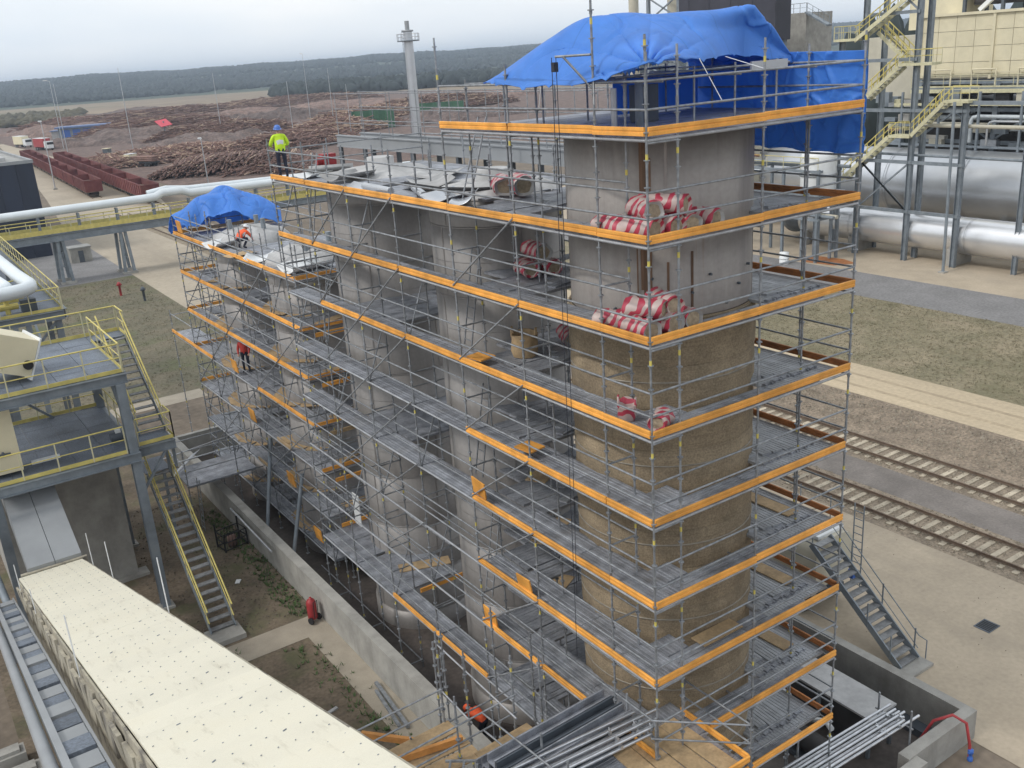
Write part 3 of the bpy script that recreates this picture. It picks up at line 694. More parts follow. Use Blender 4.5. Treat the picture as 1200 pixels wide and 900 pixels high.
def ladder(S,x,y,z0,z1,lean=.5,wd=.38,ax='y'):
    b=MB()
    for s_ in (-1,1): b.tube((x,y+s_*wd/2,z0),(x+lean,y+s_*wd/2,z1),.022,6)
    n=int((z1-z0)/.28)
    for i in range(n):
        f=(i+.5)/n; b.tube((x+lean*f,y-wd/2,z0+(z1-z0)*f),(x+lean*f,y+wd/2,z0+(z1-z0)*f),.016,6)
    S.mb('ladder',b,M['galv'])
for k in (2,4,6): ladder(B,.95,18.9,ZD(k),ZD(k-1)+.8)
for k in (3,5,7): ladder(B,.95,8.6,ZD(k),ZD(k-1)+.7)
ladder(B,1.2,8.5,16.8,18.9,.7)
o=B.mb('white_notice',MB().bb((.83,17.55,3.6),(.86,18.1,4.9)),M['white'])
# base frames of tubes lying in the basin
for y0,y1 in ((13.4,16.5),(16.5,19.5),(19.5,22.3)):
    for x in (-.0,.73): B.tube('base_tube',(x,y0,-.1),(x,y1,-.1))
    B.tube('base_tube',(0,y0,-.1),(.78,y0,-.1))

# ------------------------------------------------------------------ far scaffold round the two lower towers
sc=thing('scaffold','far lower scaffold under the small blue tarpaulin, with plywood patches and orange boards','scaffold',(.75,28,0)); F=Scaf(sc)
YF=[20.75,23.95,27.15,30.35,33.55,36.75]; X0=.78
for y in (22.3,28.8,35.2): F.std(X0+.75,y,0,13.9)
for y in YF:
    F.std(X0,y,0,14.3); F.std(X0+.75,y,0,14.2); F.std(6.2,y,0,14.2)
for x in (2.6,4.4): F.std(x,20.75,0,14.2); F.std(x,28.5,0,13.9); F.std(x,36.75,0,14.2)
for k in range(3,10):
    zt,zd=ZT(k),ZD(k)
    for i in range(5):
        a,b_=YF[i],YF[i+1]
        F.tube('ledger',(X0,a,zd-.05),(X0,b_,zd-.05),EDGE); F.tube('ledger',(X0+.75,a,zd-.1),(X0+.75,b_,zd-.1))
        for z in (zd+.5,zd+1.0): F.tube('guardrail',(X0,a,z),(X0,b_,z)); F.tube('inner_rail',(X0+.75,a,z),(X0+.75,b_,z)) if k>3 else None
        if (i*2+k)%3==0 and k>3: F.tube('inner_brace',(X0+.75,a,zd-.1),(X0+.75,b_,zd+1.9))
        if k in (3,4,5) or (k==6 and i in (0,1,4)): F.toe((X0-.03,a),(X0-.03,b_),zt)
        elif (k,i) in ((7,1),(8,2)): F.toe((X0-.03,a),(X0-.03,(a+b_)/2),zt,TOEPLY)
        F.deck(X0+.04,X0+.70,a+.01,b_-.01,zd,'y')
        if (i+k)%2 and k>3: F.tube('brace',(X0-.06,b_,ZT(k)-.1),(X0-.06,a,ZT(k-1)-.1))
        if k>=5 and i<5:
            F.deck(X0+.72,X0+1.05,a+.05,b_-.05,zd,'y',skip=.2)
    for q,y in enumerate(YF):
        F.tube('transom',(X0,y,zd-.1),(X0+.75,y,zd-.1))
        if k>3: F.tube('transom',(X0,y,zd+.98),(X0+.75,y,zd+.98)); F.tube('cross_brace',(X0,y,zd-.1),(X0+.75,y,zd+1.85)) if (k+q)%2 else None
    for y in (20.75,36.75):
        for a,b_ in ((X0,2.6),(2.6,4.4),(4.4,6.2)):
            F.tube('ledger',(a,y,zd-.1),(b_,y,zd-.1))
            for z in (zd+.5,zd+1): F.tube('guardrail',(a,y,z),(b_,y,z))
            if k<8: F.toe((a,y+(-.03 if y<30 else .03)),(b_,y+(-.03 if y<30 else .03)),zt)
    for a,b_ in zip(YF,YF[1:]): F.tube('guardrail',(6.2,a,zd+1),(6.2,b_,zd+1)); F.tube('ledger',(6.2,a,zd-.1),(6.2,b_,zd-.1))
    F.deck(X0+.8,6.1,20.8,22.9,zd,'x',skip=.12); F.deck(X0+.8,6.1,27.2,29.8,zd,'x',skip=.1); F.deck(X0+.8,6.1,34.3,36.6,zd,'x',skip=.1)
    if k>=4:                            # tan plywood cut round the towers
        for cy in (24.9,32.1):
            for a in (R(196),R(228),R(140),R(170)):
                if random.random()<.82:
                    px,py=3.1+2.0*math.cos(a),cy+2.0*math.sin(a)
                    F.put('ply_panel',PLY,(px+.5*math.sin(a),py-.5*math.cos(a),zd+.03+.02*random.random()),(random.uniform(-.04,.04),random.uniform(-.04,.04),a+PI/2+random.uniform(-.12,.12)),(1.05,.9,1))
        F.put('ply_panel',PLY,(1.7,21.3,zd+.05),(0,0,random.uniform(-.1,.5)),(1.6,.8,1))
for y,z in ((30.2,7.1),(28.7,5.0),(24.6,3.1),(35.6,13.2),(22.2,1.3)):
    F.put('hatch_panel',HP,(X0-.02,y,z+.15),(0,R(-6),0),(1,1.2,1.2))
ladder(F,4.2,20.7,6.8,13.8,.3)
# small look-out bracket at the far end
F.tube('guardrail',(X0,36.75,7.9),(X0,40.8,7.9)); F.tube('ledger',(X0,36.75,6.7),(X0,40.8,6.7)); F.std(X0,40.8,0,8.0); F.toe((X0-.03,36.75),(X0-.03,40.8),7.0)
F.deck(X0+.04,X0+1.3,36.8,40.8,6.8,'y'); F.std(X0+1.3,40.8,0,8.0); F.tube('guardrail',(X0,40.8,7.8),(X0+1.3,40.8,7.8))
F.mb('raking_shore',MB().tube((-.5,25.5,.2),(X0+.3,27.6,4.2),.09,8),M['steel']); F.mb('raking_shore',MB().tube((-.5,22.5,.2),(X0+.3,24.0,3.6),.09,8),M['steel'])

# ------------------------------------------------------------------ access gangway behind the towers
t=thing('gangway','long grey steel gangway with handrails running behind the tower tops','gangway',(6.5,19,17)); G=Rel(t)
for x in (6.5,7.7):
    G.mb('side_beam',MB().bb((x-.05,9.0,16.95),(x+.05,28,17.48)),M['grey'])
    for zz in (16.98,17.45): G.mb('beam_flange',MB().bb((x-.11,9,zz-.02),(x+.11,28,zz+.02)),M['grey'])
    for i in range(8):
        yy=9.3+i*2.65; G.bar('post',THIN,(x,yy,17.48),(x,yy,19.3))
    for zz in (18.0,18.6,19.25): G.bar('handrail',THIN,(x,9.0,zz),(x,28,zz))
for i in range(19): G.mb('deck_panel',MB().bb((6.56,9.02+i,17.2),(7.64,9.98+i,17.24)),M['deck'])
for yy in (10.5,14.0,17.5,21,24.5,27.8):
    for x in (6.5,7.7): G.mb('trestle_leg',MB().bb((x-.08,yy-.08,0),(x+.08,yy+.08,16.94)),M['steeldk'])

# ------------------------------------------------------------------ tarpaulins
from mathutils import noise as mnoise
def crease(p,f,seed=0):
    q=V(p)*f+V((seed,seed*2,0)); n1=abs(mnoise.noise(q)); n2=abs(mnoise.noise(q*2.1+V((7,3,1))))
    return -max(0,.085-n1)*1.7-max(0,.06-n2)*.9
def loft(name,label,curves,nu,nv,fold,thick=.012,brk=None):
    """Cloth lofted through a few curves (each a list of points), with folds; real thickness by a solidify."""
    def samp(c,s):
        n=len(c)-1; f=min(s*n,n-1e-6); i=int(f); u=f-i
        lo,hi=(0,n) if brk is None or len(c)!=8 else ((0,brk) if i<brk else (brk,n))
        p0=V(c[max(i-1,lo)]);p1=V(c[i]);p2=V(c[i+1]);p3=V(c[min(i+2,hi)])
        return .5*((2*p1)+(p2-p0)*u+(2*p0-5*p1+4*p2-p3)*u*u+(3*p1-p0-3*p2+p3)*u**3)
    vs=[]
    for i in range(nu+1):
        row=[samp(c,i/nu) for c in curves]
        for j in range(nv+1):
            p=samp(row,j/nv); vs.append(fold(p,i/nu,j/nv))
    b=MB(); b.add(vs,[(i*(nv+1)+j,(i+1)*(nv+1)+j,(i+1)*(nv+1)+j+1,i*(nv+1)+j+1) for i in range(nu) for j in range(nv)],0,True)
    o=b.build(name,M['tarp']); md=o.modifiers.new('thickness','SOLIDIFY'); md.thickness=thick; md.offset=1
    tag(o,label,'tarpaulin'); return o
front=[(-.05,4.8,19.78),(-.08,3.1,19.74),(-.08,1.4,19.84),(-.05,-.10,20.12),(1.9,.55,20.10),(4.65,1.95,20.08),(5.5,1.95,19.95),(6.3,1.95,19.85)]
ridge=[(.1,5.1,19.85),(.75,3.6,20.72),(1.45,3.0,21.05),(2.6,2.9,21.02),(4.0,2.7,20.99),(5.2,2.42,21.09),(5.75,2.3,20.6),(6.35,2.15,19.92)]
back=[(.4,6.0,19.8),(1.0,6.3,19.9),(1.8,6.3,20.1),(2.6,6.3,20.05),(4.0,6.3,20.05),(5.3,6.3,20.1),(6.2,5.8,19.95),(6.5,3.4,19.8)]
midf=[tuple(V(a)*.5+V(b_)*.5+V((-.02,-.02,.10))) for a,b_ in zip(front,ridge)]
midf[5]=(4.93,2.18,20.6); midf[6]=(5.6,2.1,20.3) 
pin=V((-.05,-.1,20.12))
def fold1(p,u,v):
    p=V(p); d=p-pin; r=d.length
    a=math.atan2(d.z*2.2,(d.x-d.y))                      # rays fanning from the pinned corner
    ridge_=abs(math.sin(a*5.5+.6))**.35
    amp=.17*math.exp(-r/1.25)*min(1,r/.3)
    p.z-=amp*(1-ridge_)*1.6; p.x+=amp*(1-ridge_)*1.2; p.y+=amp*(1-ridge_)*1.2
    q=math.sin(u*41+v*9+.8*math.sin(v*7))
    p.z+=.022*q*(.3+abs(v-.35))+.02*math.sin(v*8+u*15)
    c2=V((6.2,1.8,19.85)); r2=(p-c2).length; a2=math.atan2(p.z-c2.z,(p.x-c2.x)-(p.y-c2.y)); p.z-=.05*math.exp(-r2/.9)*(1-abs(math.sin(a2*6))**.4)
    if v<.04: p.z+=.015*math.sin(u*50)
    c_=crease(p,V((.8,.8,.5)).x,3); p.z+=c_*.42; p.x+=c_*.15; p.y+=c_*.15
    return p
loft('tarpaulin','large bright blue tarpaulin tented over the top of the big tower',[front,midf,ridge,back],300,96,fold1,brk=5)
for i,(p,q) in enumerate((((-.06,3.1,19.74),(0,3.3,19.3)),((-.06,1.4,19.84),(0,1.48,19.3)),((1.9,.55,20.10),(1.95,0,19.32)),((3.3,1.2,20.08),(3.14,0,19.82)),((-.05,4.75,19.78),(0,4.47,19.82)))):
    tag(MB().tube(p,q,.008,5).build('tie_rope',M['white']),['pale tie rope from the large tarpaulin to the top rail of the long side','pale tie rope from the large tarpaulin by the hoist arm pole','pale tie rope from the large tarpaulin on the front face, nearer the corner','pale tie rope from the large tarpaulin on the front face, farther from the corner','pale tie rope at the lowest left tip of the large tarpaulin'][i],'rope',group='tie ropes of the large tarpaulin')
c1=[(6.36,-.02,20.0),(6.36,1.2,20.02),(6.36,2.4,20.05),(6.36,3.6,20.05),(6.36,5.4,20.0)]
c2=[(6.38,-.02,19.2),(6.42,1.2,19.15),(6.38,2.4,19.2),(6.43,3.6,19.2),(6.38,5.4,19.2)]
c3=[(6.40,.0,18.4),(6.47,1.2,18.3),(6.42,2.4,18.4),(6.47,3.6,18.35),(6.40,5.4,18.3)]
c4=[(6.40,.06,17.83),(6.50,1.2,17.80),(6.44,2.4,17.86),(6.50,3.6,17.86),(6.42,5.4,17.8)]
def fold2(p,u,v):
    p=V(p); p.x+=.04*math.sin(u*26+v*2)*(v+.2)+.018*math.sin(u*61-v*5)+.02*math.sin(v*8); p.z+=.015*math.sin(u*31)*(v>.9); p.x+=crease(p,1.1,9)*.45; return p
loft('tarpaulin','blue tarpaulin sheet hanging flat on the right side of the top scaffold level',[c1,c2,c3,c4],180,80,fold2)
s1=[(.75,35.4,13.35),(1.7,35.5,13.25),(2.3,35.1,13.75),(3.3,34.6,13.8),(4.2,34.3,13.4),(5.7,34.5,13.0)]
s2=[(.72,36.3,13.75),(1.7,36.0,14.35),(2.9,35.9,14.6),(3.9,35.7,14.55),(5.0,35.6,14.25),(6.1,35.6,13.6)]
s3=[(.75,37.2,13.4),(1.8,37.3,14.0),(2.9,37.4,14.55),(3.9,37.3,14.7),(5.2,37.2,14.1),(6.4,37.0,13.3)]
s4=[(.8,37.9,12.9),(1.8,38.1,12.9),(2.9,38.3,12.9),(3.9,38.3,12.9),(5.2,38.2,12.9),(6.5,37.8,12.9)]
def fold3(p,u,v):
    p=V(p); p.z+=.06*math.sin(u*23+v*3)+.04*math.sin(u*11-v*9); p.y+=.05*math.sin(u*31); c_=crease(p,.9,5); p.z+=c_*1.1; p.y+=c_*.6; return p
loft('tarpaulin','small crumpled blue tarpaulin over the end of the far scaffold',[s1,s2,s3,s4],150,70,fold3,.02)

# ------------------------------------------------------------------ insulation rolls and loose things on the decks
def roll(label, x,y,z, rz, group, tilt=0, L=.95, r=.235, upright=False):
    t=thing('insulation_roll',label,'insulation roll',(x,y,z),(0,0,rz+random.uniform(-.24,.24)),group)
    b=MB(); n=22; st=8; vs=[]
    for i in range(st+1):
        u=-L/2+L*i/st; rr_=r*(1+.09*math.sin(i*2.1+x*9)-(.05 if i in (0,st) else 0))
        for k in range(n):
            a=2*PI*k/n; q=1+.07*math.sin(2*a+i*.5+y*7)+.05*math.sin(5*a-i*1.7+x*5)+.02*math.sin(11*a+i*2.3); zz=math.sin(a)*rr_*q
            vs.append((u,math.cos(a)*rr_*q*1.03,r*.94+max(zz,-r*.94)))
    b.add(vs,[(i*n+k,i*n+(k+1)%n,(i+1)*n+(k+1)%n,(i+1)*n+k) for i in range(st) for k in range(n)],0,True)
    o=b.build('wrap',M['stripe'],t)
    for s_,base in ((-1,0),(1,st*n)):
        ring=[V(vs[base+k]) for k in range(n)]; c=V((s_*(L/2-.05),0,r*.94))
        inner=[c+(p-V((s_*L/2,0,r*.94)))*.72 for p in ring]
        bb=MB().add(ring+inner,[(k,(k+1)%n,n+(k+1)%n,n+k) for k in range(n)],0,True); bb.build('folded_end',M['whitedirty'] if (int(x*50)+int(s_))%3 else M['stripe'],t)
        bb=MB().add(inner+[c],[(k,(k+1)%n,n) for k in range(n)],0); bb.build('wool_end',M['wool'],t)
    t.scale=(random.uniform(.9,1.1),random.uniform(.98,1.1),random.uniform(.82,.98))
    if upright: t.rotation_euler=(0,R(-78),rz)
    return t
GR='insulation rolls in red and white wrap'
zd=ZD(1)+.005
for i,(x,dz,rz) in enumerate([(.32,0,90),(.86,0,94),(1.42,0,86),(1.98,0,92),(.60,.35,72),(1.10,.37,104)]):
    roll(['striped roll at the front corner of the upper stack by the big tower','second roll along the bottom of the upper stack','third roll along the bottom of the upper stack','outermost bottom roll of the upper stack, away from the corner','top roll of the upper stack nearest the corner','top roll of the upper stack farther from the corner'][i],x,.62+(.12 if dz else 0),zd+dz,R(rz),GR)
roll('short striped roll lying across the deck beside the upper stack',.30,1.42,zd,R(74),GR,L=.7)
zd=ZD(2)+.005
for i,(x,dz,rz) in enumerate([(.34,0,88),(.90,0,95),(1.48,0,84),(.60,.33,104),(1.10,.36,78)]):
    roll(['striped roll at the front corner of the lower stack by the big tower','second bottom roll of the lower stack','third bottom roll of the lower stack with its end open','top roll of the lower stack nearest the corner','top roll of the lower stack farther from the corner'][i],x,.66+(.1 if dz else 0),zd+dz,R(rz),GR)
roll('striped roll behind the lower stack on the left walkway',.34,1.55,zd,R(100),GR,L=.7)
zd=ZD(3)+.005
roll('single striped roll at the corner of the third deck down',.62,.40,zd,R(40),GR,L=.6,r=.2)
for i,(x,y,dz,rz) in enumerate([(2.3,8.3,0,60),(2.5,7.8,.0,75)]):
    roll(['striped roll on the tower tops beside the white cover','shorter striped roll next to it on the tower tops'][i],x,y,ZD(1)+.06+dz,R(rz),GR,r=.3)
for i,(x,y,dz,rz) in enumerate([(2.0,7.0,0,70),(2.6,6.85,0,80),(2.3,6.95,.42,74)]):
    roll(['striped roll in the shade between the towers, left of two','striped roll in the shade between the towers, right of two','striped roll on top of the pair between the towers'][i],x,y,ZD(2)+.06+dz,R(rz),GR)
roll('red wrapped roll deep in the gap below the pair of rolls',3.0,6.6,ZD(3)+.06,R(60),GR)

def tub(name,label,x,y,z,r,h,m,tilt=(0,0,0)):
    t=thing(name,label,'sack',(x,y,z),tilt)
    b=MB(); n=24; vs=[]
    prof=[(r*.85,0),(r*1.02,h*.3),(r*.95,h*.8),(r*1.0,h),(r*.9,h*.98),(r*.85,h*.5),(0,h*.45)]
    for q,(pr,pz) in enumerate(prof):
        for k in range(n):
            a=2*PI*k/n; f=1+.05*math.sin(3*a+q)+.03*math.sin(7*a); vs.append((pr*f*math.cos(a),pr*f*math.sin(a),pz+.03*math.sin(2*a)*(pz>0)))
    b.add(vs,[(q*n+k,q*n+(k+1)%n,(q+1)*n+(k+1)%n,(q+1)*n+k) for q in range(len(prof)-1) for k in range(n)],0,True)
    b.build('sack_body',m,t)
    b=MB()
    for a in (2.2,5.3):
        p=[(r*.95*math.cos(a+d),r*.95*math.sin(a+d),h+hh) for d,hh in ((-.25,-.1),(-.12,.16),(.12,.16),(.25,-.1))]; b.path(p,.02,6)
    b.build('strap',m,t)
    return t
tub('bulk_sack','open beige sack standing on the deck between the towers',1.5,6.6,ZD(3)+.02,.36,.62,M['ply'])
tub('bulk_sack','pale round bucket with red side at the third deck corner',.42,1.25,ZD(3)+.02,.2,.42,M['stripe'],(R(12),R(-10),0))

# sheet metal leftovers on the tower tops
def curved_sheet(label,x,y,z,r,L,a0,a1,rz,rx=0,m='whitedirty'):
    b=MB(); n=12; vs=[]
    for i in range(2):
        for k in range(n+1):
            a=R(a0)+(R(a1)-R(a0))*k/n; vs.append((-L/2+L*i,r*math.sin(a),r*(1-math.cos(a))))
    b.add(vs,[(k,k+1,n+2+k,n+1+k) for k in range(n)],0,True)
    o=b.build('cladding_sheet',M[m]); o.location=(x,y,z); o.rotation_euler=(rx,0,rz)
    md=o.modifiers.new('t','SOLIDIFY'); md.thickness=.012
    tag(o,label,'metal sheet',group='loose cladding sheets on the scaffold tops')
zt_=ZD(1)+.03
for lb,x,y,z,r,L,a0,a1,rz,m in [
 ('curved dull sheet lying on the deck by the second tower',1.2,9.2,zt_,.8,1.6,-30,40,.4,'duct'),
 ('broad pale sheet leaning over the second tower cover',1.9,11.9,zt_+.1,1.3,2.2,-35,20,1.2,'whitedirty'),
 ('long grey sheet beside the orange board of the long face',.5,13.6,zt_,.6,2.4,-35,35,1.5,'duct'),
 ('crumpled white sheet at the third tower edge',1.4,16.2,zt_+.05,.9,1.5,-40,40,.2,'whitedirty'),
 ('flat white sheet between the second and third tower',3.6,14.0,zt_+.05,2.4,2.0,-18,18,.8,'whitedirty'),
 ('narrow bent sheet with dark underside by the second tower',.9,8.3,zt_,.5,1.3,-60,30,.9,'duct'),
 ('white sheet near the yellow jacketed worker',1.2,18.6,zt_,.7,1.2,-35,35,.5,'white'),
 ('bundle of pale sheet lying on the far deck end',2.0,19.0,zt_+.02,.6,1.6,-50,50,2.6,'whitedirty')]:
    curved_sheet(lb,x,y,z,r,L,a0,a1,rz,0,m)
zt_=ZD(3)+.04
for lb,x,y,r,L,a0,a1,rz,m in [
 ('white folded sheet beside the crouching worker',1.5,31.0,.7,1.8,-50,50,.4,'white'),
 ('white sheet near the cap of the nearer low tower',1.4,26.2,.8,1.6,-50,45,1.1,'white'),
 ('white curved sheet at the near end of the far scaffold top',2.0,22.4,.9,2.0,-50,50,.2,'white'),
 ('tan cardboard sheet on the far scaffold top deck',1.2,27.9,1.5,1.4,-15,15,.3,'ply')]:
    curved_sheet(lb,x,y,zt_,r,L,a0,a1,rz,0,m)
tag(MB().path([(1.6,12.6,16.95),(1.1,11.2,17.05),(1.3,10.0,17.0),(1.9,9.0,16.98),(2.6,8.6,16.96)],.05,8).build('cable',M['black']),'black hose snaking over the covers of the tower tops','hose')
for lb,x,y,rz in [('grey pipe length lying on the tower top deck',.55,12.4,1.5),('grey pipe length in front of the pale sheet',.95,10.6,1.2)]:
    o=MB().tube((-1.0,0,.11),(1.0,0,.11),.11,14).build('pipe_length',M['duct']); o.location=(x,y,ZD(1)+.02); o.rotation_euler=(0,0,rz); tag(o,lb,'pipe')
t=thing('mixer','small red machine at the far corner of the tower tops','machine',(2.4,20.0,16.82))
MB().box((0,0,.35),(.5,.4,.5)).tube((-.25,0,.35),(-.45,0,.35),.14,12).build('body',M['red'],t); MB().box((0,.25,.1),(.6,.06,.2)).box((0,-.25,.1),(.6,.06,.2)).build('feet',M['steeldk'],t)

# ------------------------------------------------------------------ people
def person(label, loc, rz, jacket, trousers, helmet, pose='stand', band=True):
    t=thing('person',label,'person',loc,(0,0,rz))
    J={'pel':(0,0,.96),'sp':(0,.0,1.18),'ch':(0,.01,1.38),'nk':(0,.02,1.52),'hd':(0,.045,1.64),'tp':(0,.03,1.74)}
    for s_,n in ((-1,'l'),(1,'r')):
        J['sh'+n]=(s_*.19,0,1.43); J['el'+n]=(s_*.27,.03,1.16); J['wr'+n]=(s_*.25,.17,.97)
        J['hp'+n]=(s_*.10,0,.92); J['kn'+n]=(s_*.115,.03,.50); J['an'+n]=(s_*.12,-.02,.09); J['to'+n]=(s_*.135,.17,.035)
    if pose=='crouch':
        J.update(pel=(0,-.12,.42),sp=(0,.02,.60),ch=(0,.22,.74),nk=(0,.35,.80),hd=(0,.45,.86),tp=(0,.49,.94))
        for s_,n in ((-1,'l'),(1,'r')):
            J['sh'+n]=(s_*.19,.26,.74); J['el'+n]=(s_*.25,.44,.52); J['wr'+n]=(s_*.17,.60,.34)
            J['hp'+n]=(s_*.10,-.10,.42); J['kn'+n]=(s_*.2,.26,.46); J['an'+n]=(s_*.14,-.02,.09); J['to'+n]=(s_*.16,.17,.035)
    if pose=='bend':
        J.update(pel=(0,-.14,.93),sp=(0,.03,1.08),ch=(0,.25,1.14),nk=(0,.39,1.14),hd=(0,.50,1.13),tp=(0,.57,1.17))
        for s_,n in ((-1,'l'),(1,'r')):
            J['sh'+n]=(s_*.19,.29,1.12); J['el'+n]=(s_*.26,.40,.86); J['wr'+n]=(s_*.2,.52,.65)
            J['hp'+n]=(s_*.10,-.13,.90); J['kn'+n]=(s_*.12,.0,.49)
    if pose=='rail':
        for s_,n in ((-1,'l'),(1,'r')):
            J['el'+n]=(s_*.31,.10,1.16); J['wr'+n]=(s_*.24,.33,1.09)
    verts=[];edges=[];rad=[];zone=[]
    def vtx(p,r,z): verts.append(V(p)); rad.append(r); zone.append(z); return len(verts)-1
    def edge(a,b): edges.append((a,b))
    ids={}
    for k,r,z in (('pel',.15,1),('sp',.165,0),('ch',.19,0),('nk',.06,2),('hd',.095,2),('tp',.075,2)): ids[k]=vtx(J[k],r,z)
    for a,b_ in (('pel','sp'),('sp','ch'),('ch','nk'),('nk','hd'),('hd','tp')): edge(ids[a],ids[b_])
    hd=V(J['hd']); fd=(V((0,1,-.1)) if pose in('stand','rail') else V((0,.75,-.6))).normalized()
    nose=vtx(hd+fd*.105,.018,2); edge(ids['hd'],nose)
    for n in 'lr':
        for k,r,z in (('sh',.09,0),('el',.068,0),('wr',.036,0),('hp',.095,1),('kn',.07,1),('an',.05,1),('to',.042,3)): ids[k+n]=vtx(J[k+n],r,z)
        for a,b_ in (('ch','sh'),('sh','el'),('el','wr')): edge(ids[a+(n if a!='ch' else '')],ids[b_+n])
        edge(ids['pel'],ids['hp'+n]); edge(ids['hp'+n],ids['kn'+n]); edge(ids['kn'+n],ids['an'+n]); edge(ids['an'+n],ids['to'+n])
        w_=V(J['wr'+n]); d=(w_-V(J['el'+n])).normalized(); sx=V((1,0,0)); sx=(sx-d*sx.dot(d)).normalized(); inn=d.cross(sx)
        palm=vtx(w_+d*.07,.033,2); edge(ids['wr'+n],palm)
        for q,(off,ln) in enumerate(((-.030,.07),(-.010,.085),(.010,.08),(.030,.062))):
            f1=vtx(w_+d*(.105)+sx*off,.0105,2); f2=vtx(w_+d*(.105+ln*.5)+sx*off*1.15-inn*.012,.0095,2); f3=vtx(w_+d*(.105+ln*.85)+sx*off*1.15-inn*.04,.008,2)
            edge(palm,f1); edge(f1,f2); edge(f2,f3)
        th=(1 if n=='l' else -1); t1=vtx(w_+d*.075+sx*.045*th,.012,2); t2=vtx(w_+d*.115+sx*.065*th-inn*.02,.010,2); edge(palm,t1); edge(t1,t2)
    me=bpy.data.meshes.new('person_body'); me.from_pydata([tuple(v) for v in verts],edges,[])
    o=bpy.data.objects.new('tmp_body',me); C.objects.link(o)
    md=o.modifiers.new('skin','SKIN'); md.use_smooth_shade=True
    for i,sv in enumerate(me.skin_vertices[0].data): sv.radius=(rad[i],rad[i]); sv.use_root=(i==0)
    ss=o.modifiers.new('sub','SUBSURF'); ss.levels=1; ss.render_levels=1
    dg=bpy.context.evaluated_depsgraph_get(); dg.update()
    m2=bpy.data.meshes.new_from_object(o.evaluated_get(dg)); bpy.data.objects.remove(o)
    for m in (jacket,trousers,'skin','black','reflect'): m2.materials.append(M[m])
    segs=[(verts[a],verts[b_],zone[a],zone[b_],a,b_) for a,b_ in edges]
    ch,sp=V(J['ch']),V(J['sp'])
    for p in m2.polygons:
        c=p.center; best=None
        for a,b_,za,zb,ia,ib in segs:
            d=b_-a; u=max(0,min(1,(c-a).dot(d)/max(d.length_squared,1e-9))); ds=(c-a-d*u).length-(rad[ia]*(1-u)+rad[ib]*u)
            if best is None or ds<best[0]: best=(ds,za if u<.5 else zb,u,ia,ib)
        z=best[1]; ia,ib,u=best[3],best[4],best[2]
        if ia==ids['ch'] and ib==ids['nk']: z=0 if u<.75 else 2
        if (ia,ib)==(ids['pel'],ids['sp']): z=0 if u>.12 else 1
        if band and (ia,ib)==(ids['sp'],ids['ch']) and .1<u<.38: z=4
        p.material_index=z; p.use_smooth=True
    m2.name='person_body'; put('body',m2,t)
    # helmet, worn on the head
    hp=V(J['tp'])-V(J['hd']); q=hp.to_track_quat('Z','Y'); base=V(J['hd'])+hp*.55
    b=MB(); n=18; prof=[(.165,-.012),(.128,.0),(.125,.04),(.108,.085),(.07,.118),(0,.13)]
    for i_,(r,z) in enumerate(prof): pass
    vs=[base+q@V((r*math.cos(2*PI*k/n)*.92,r*math.sin(2*PI*k/n)*1.08,z)) for r,z in prof for k in range(n)]
    b.add(vs,[(i*n+k,i*n+(k+1)%n,(i+1)*n+(k+1)%n,(i+1)*n+k) for i in range(len(prof)-1) for k in range(n)],0,True)
    b.build('helmet',M[helmet],t)
    return t
person('worker in a bright yellow jacket and blue helmet standing at the scaffold corner',(.36,19.25,16.82),R(-10),'hivis','trousers','helmetblue','rail')
person('worker in an orange jacket and white helmet crouching on the far scaffold top',(1.75,29.4,12.83),R(-60),'hiviso','trousers','helmet','crouch')
person('worker in a red jacket standing on a middle deck of the far scaffold',(1.32,30.2,6.83),R(150),'jred','trousers','helmet','stand',False)
person('worker in an orange jacket bending down on the basin floor under the scaffold',(.25,8.6,-.44),R(20),'hiviso','trousers','hiviso','bend')

# ------------------------------------------------------------------ steel platforms with yellow railings
def railing(S,p0,p1,h=1.1,n=None,toe=True,col='yellow',mid=True,inter=False):
    p0=V(p0); p1=V(p1); d=p1-p0; L=d.length; n=n or max(1,round(L/1.5)); m=M[col]
    b=MB()
    b.tube(p0+V((0,0,h)),p1+V((0,0,h)),.03,8); S.mb('handrail',b,m)
    if mid: S.mb('mid_rail',MB().tube(p0+V((0,0,h*.52)),p1+V((0,0,h*.52)),.02,6),m)
    for i in range(n+1):
        p=p0+d*(i/n); S.mb('rail_post',MB().bar(p,p+V((0,0,h)),.045,.045),M['yellowc'] if col=='yellow' else m)
    if toe:
        S.mb('toe_plate',MB().bar(p0+V((0,0,.08)),p1+V((0,0,.08)),.012,.15),m)
def gratings(S,x0,x1,y0,y1,z,nx,ny,skip=()):
    for i in range(nx):
        for j in range(ny):
            if (i,j) in skip: continue
            a,b_=x0+(x1-x0)*i/nx,x0+(x1-x0)*(i+1)/nx; c,d=y0+(y1-y0)*j/ny,y0+(y1-y0)*(j+1)/ny
            S.mb('floor_panel',MB().bb((a+.008,c+.008,z-.04),(b_-.008,d-.008,z+random.uniform(-.003,.003))),M['grating'])
def ibeam(b,p0,p1,w,h,t=.03):
    b.bar(p0,p1,t,h-.04); p0=V(p0);p1=V(p1)
    for s_ in (-1,1): b.bar(p0+V((0,0,s_*(h/2-.015))),p1+V((0,0,s_*(h/2-.015))),w,.03)
def hcol(b,x,y,z0,z1,w=.34):
    b.bb((x-.02,y-w/2+.025,z0),(x+.02,y+w/2-.025,z1)); 
    for s_ in (-1,1): b.bb((x-w/2,y+s_*w/2-.025,z0),(x+w/2,y+s_*w/2+.025 if s_>0 else y-w/2+.025-.0,z1)) if False else b.box((x,y+s_*(w/2-.012),(z0+z1)/2),(w,.025,z1-z0))
t=thing('upper_platform','upper steel platform with yellow railings and grey grating floor','platform',(-7.8,26.5,10.1)); S=Rel(t)
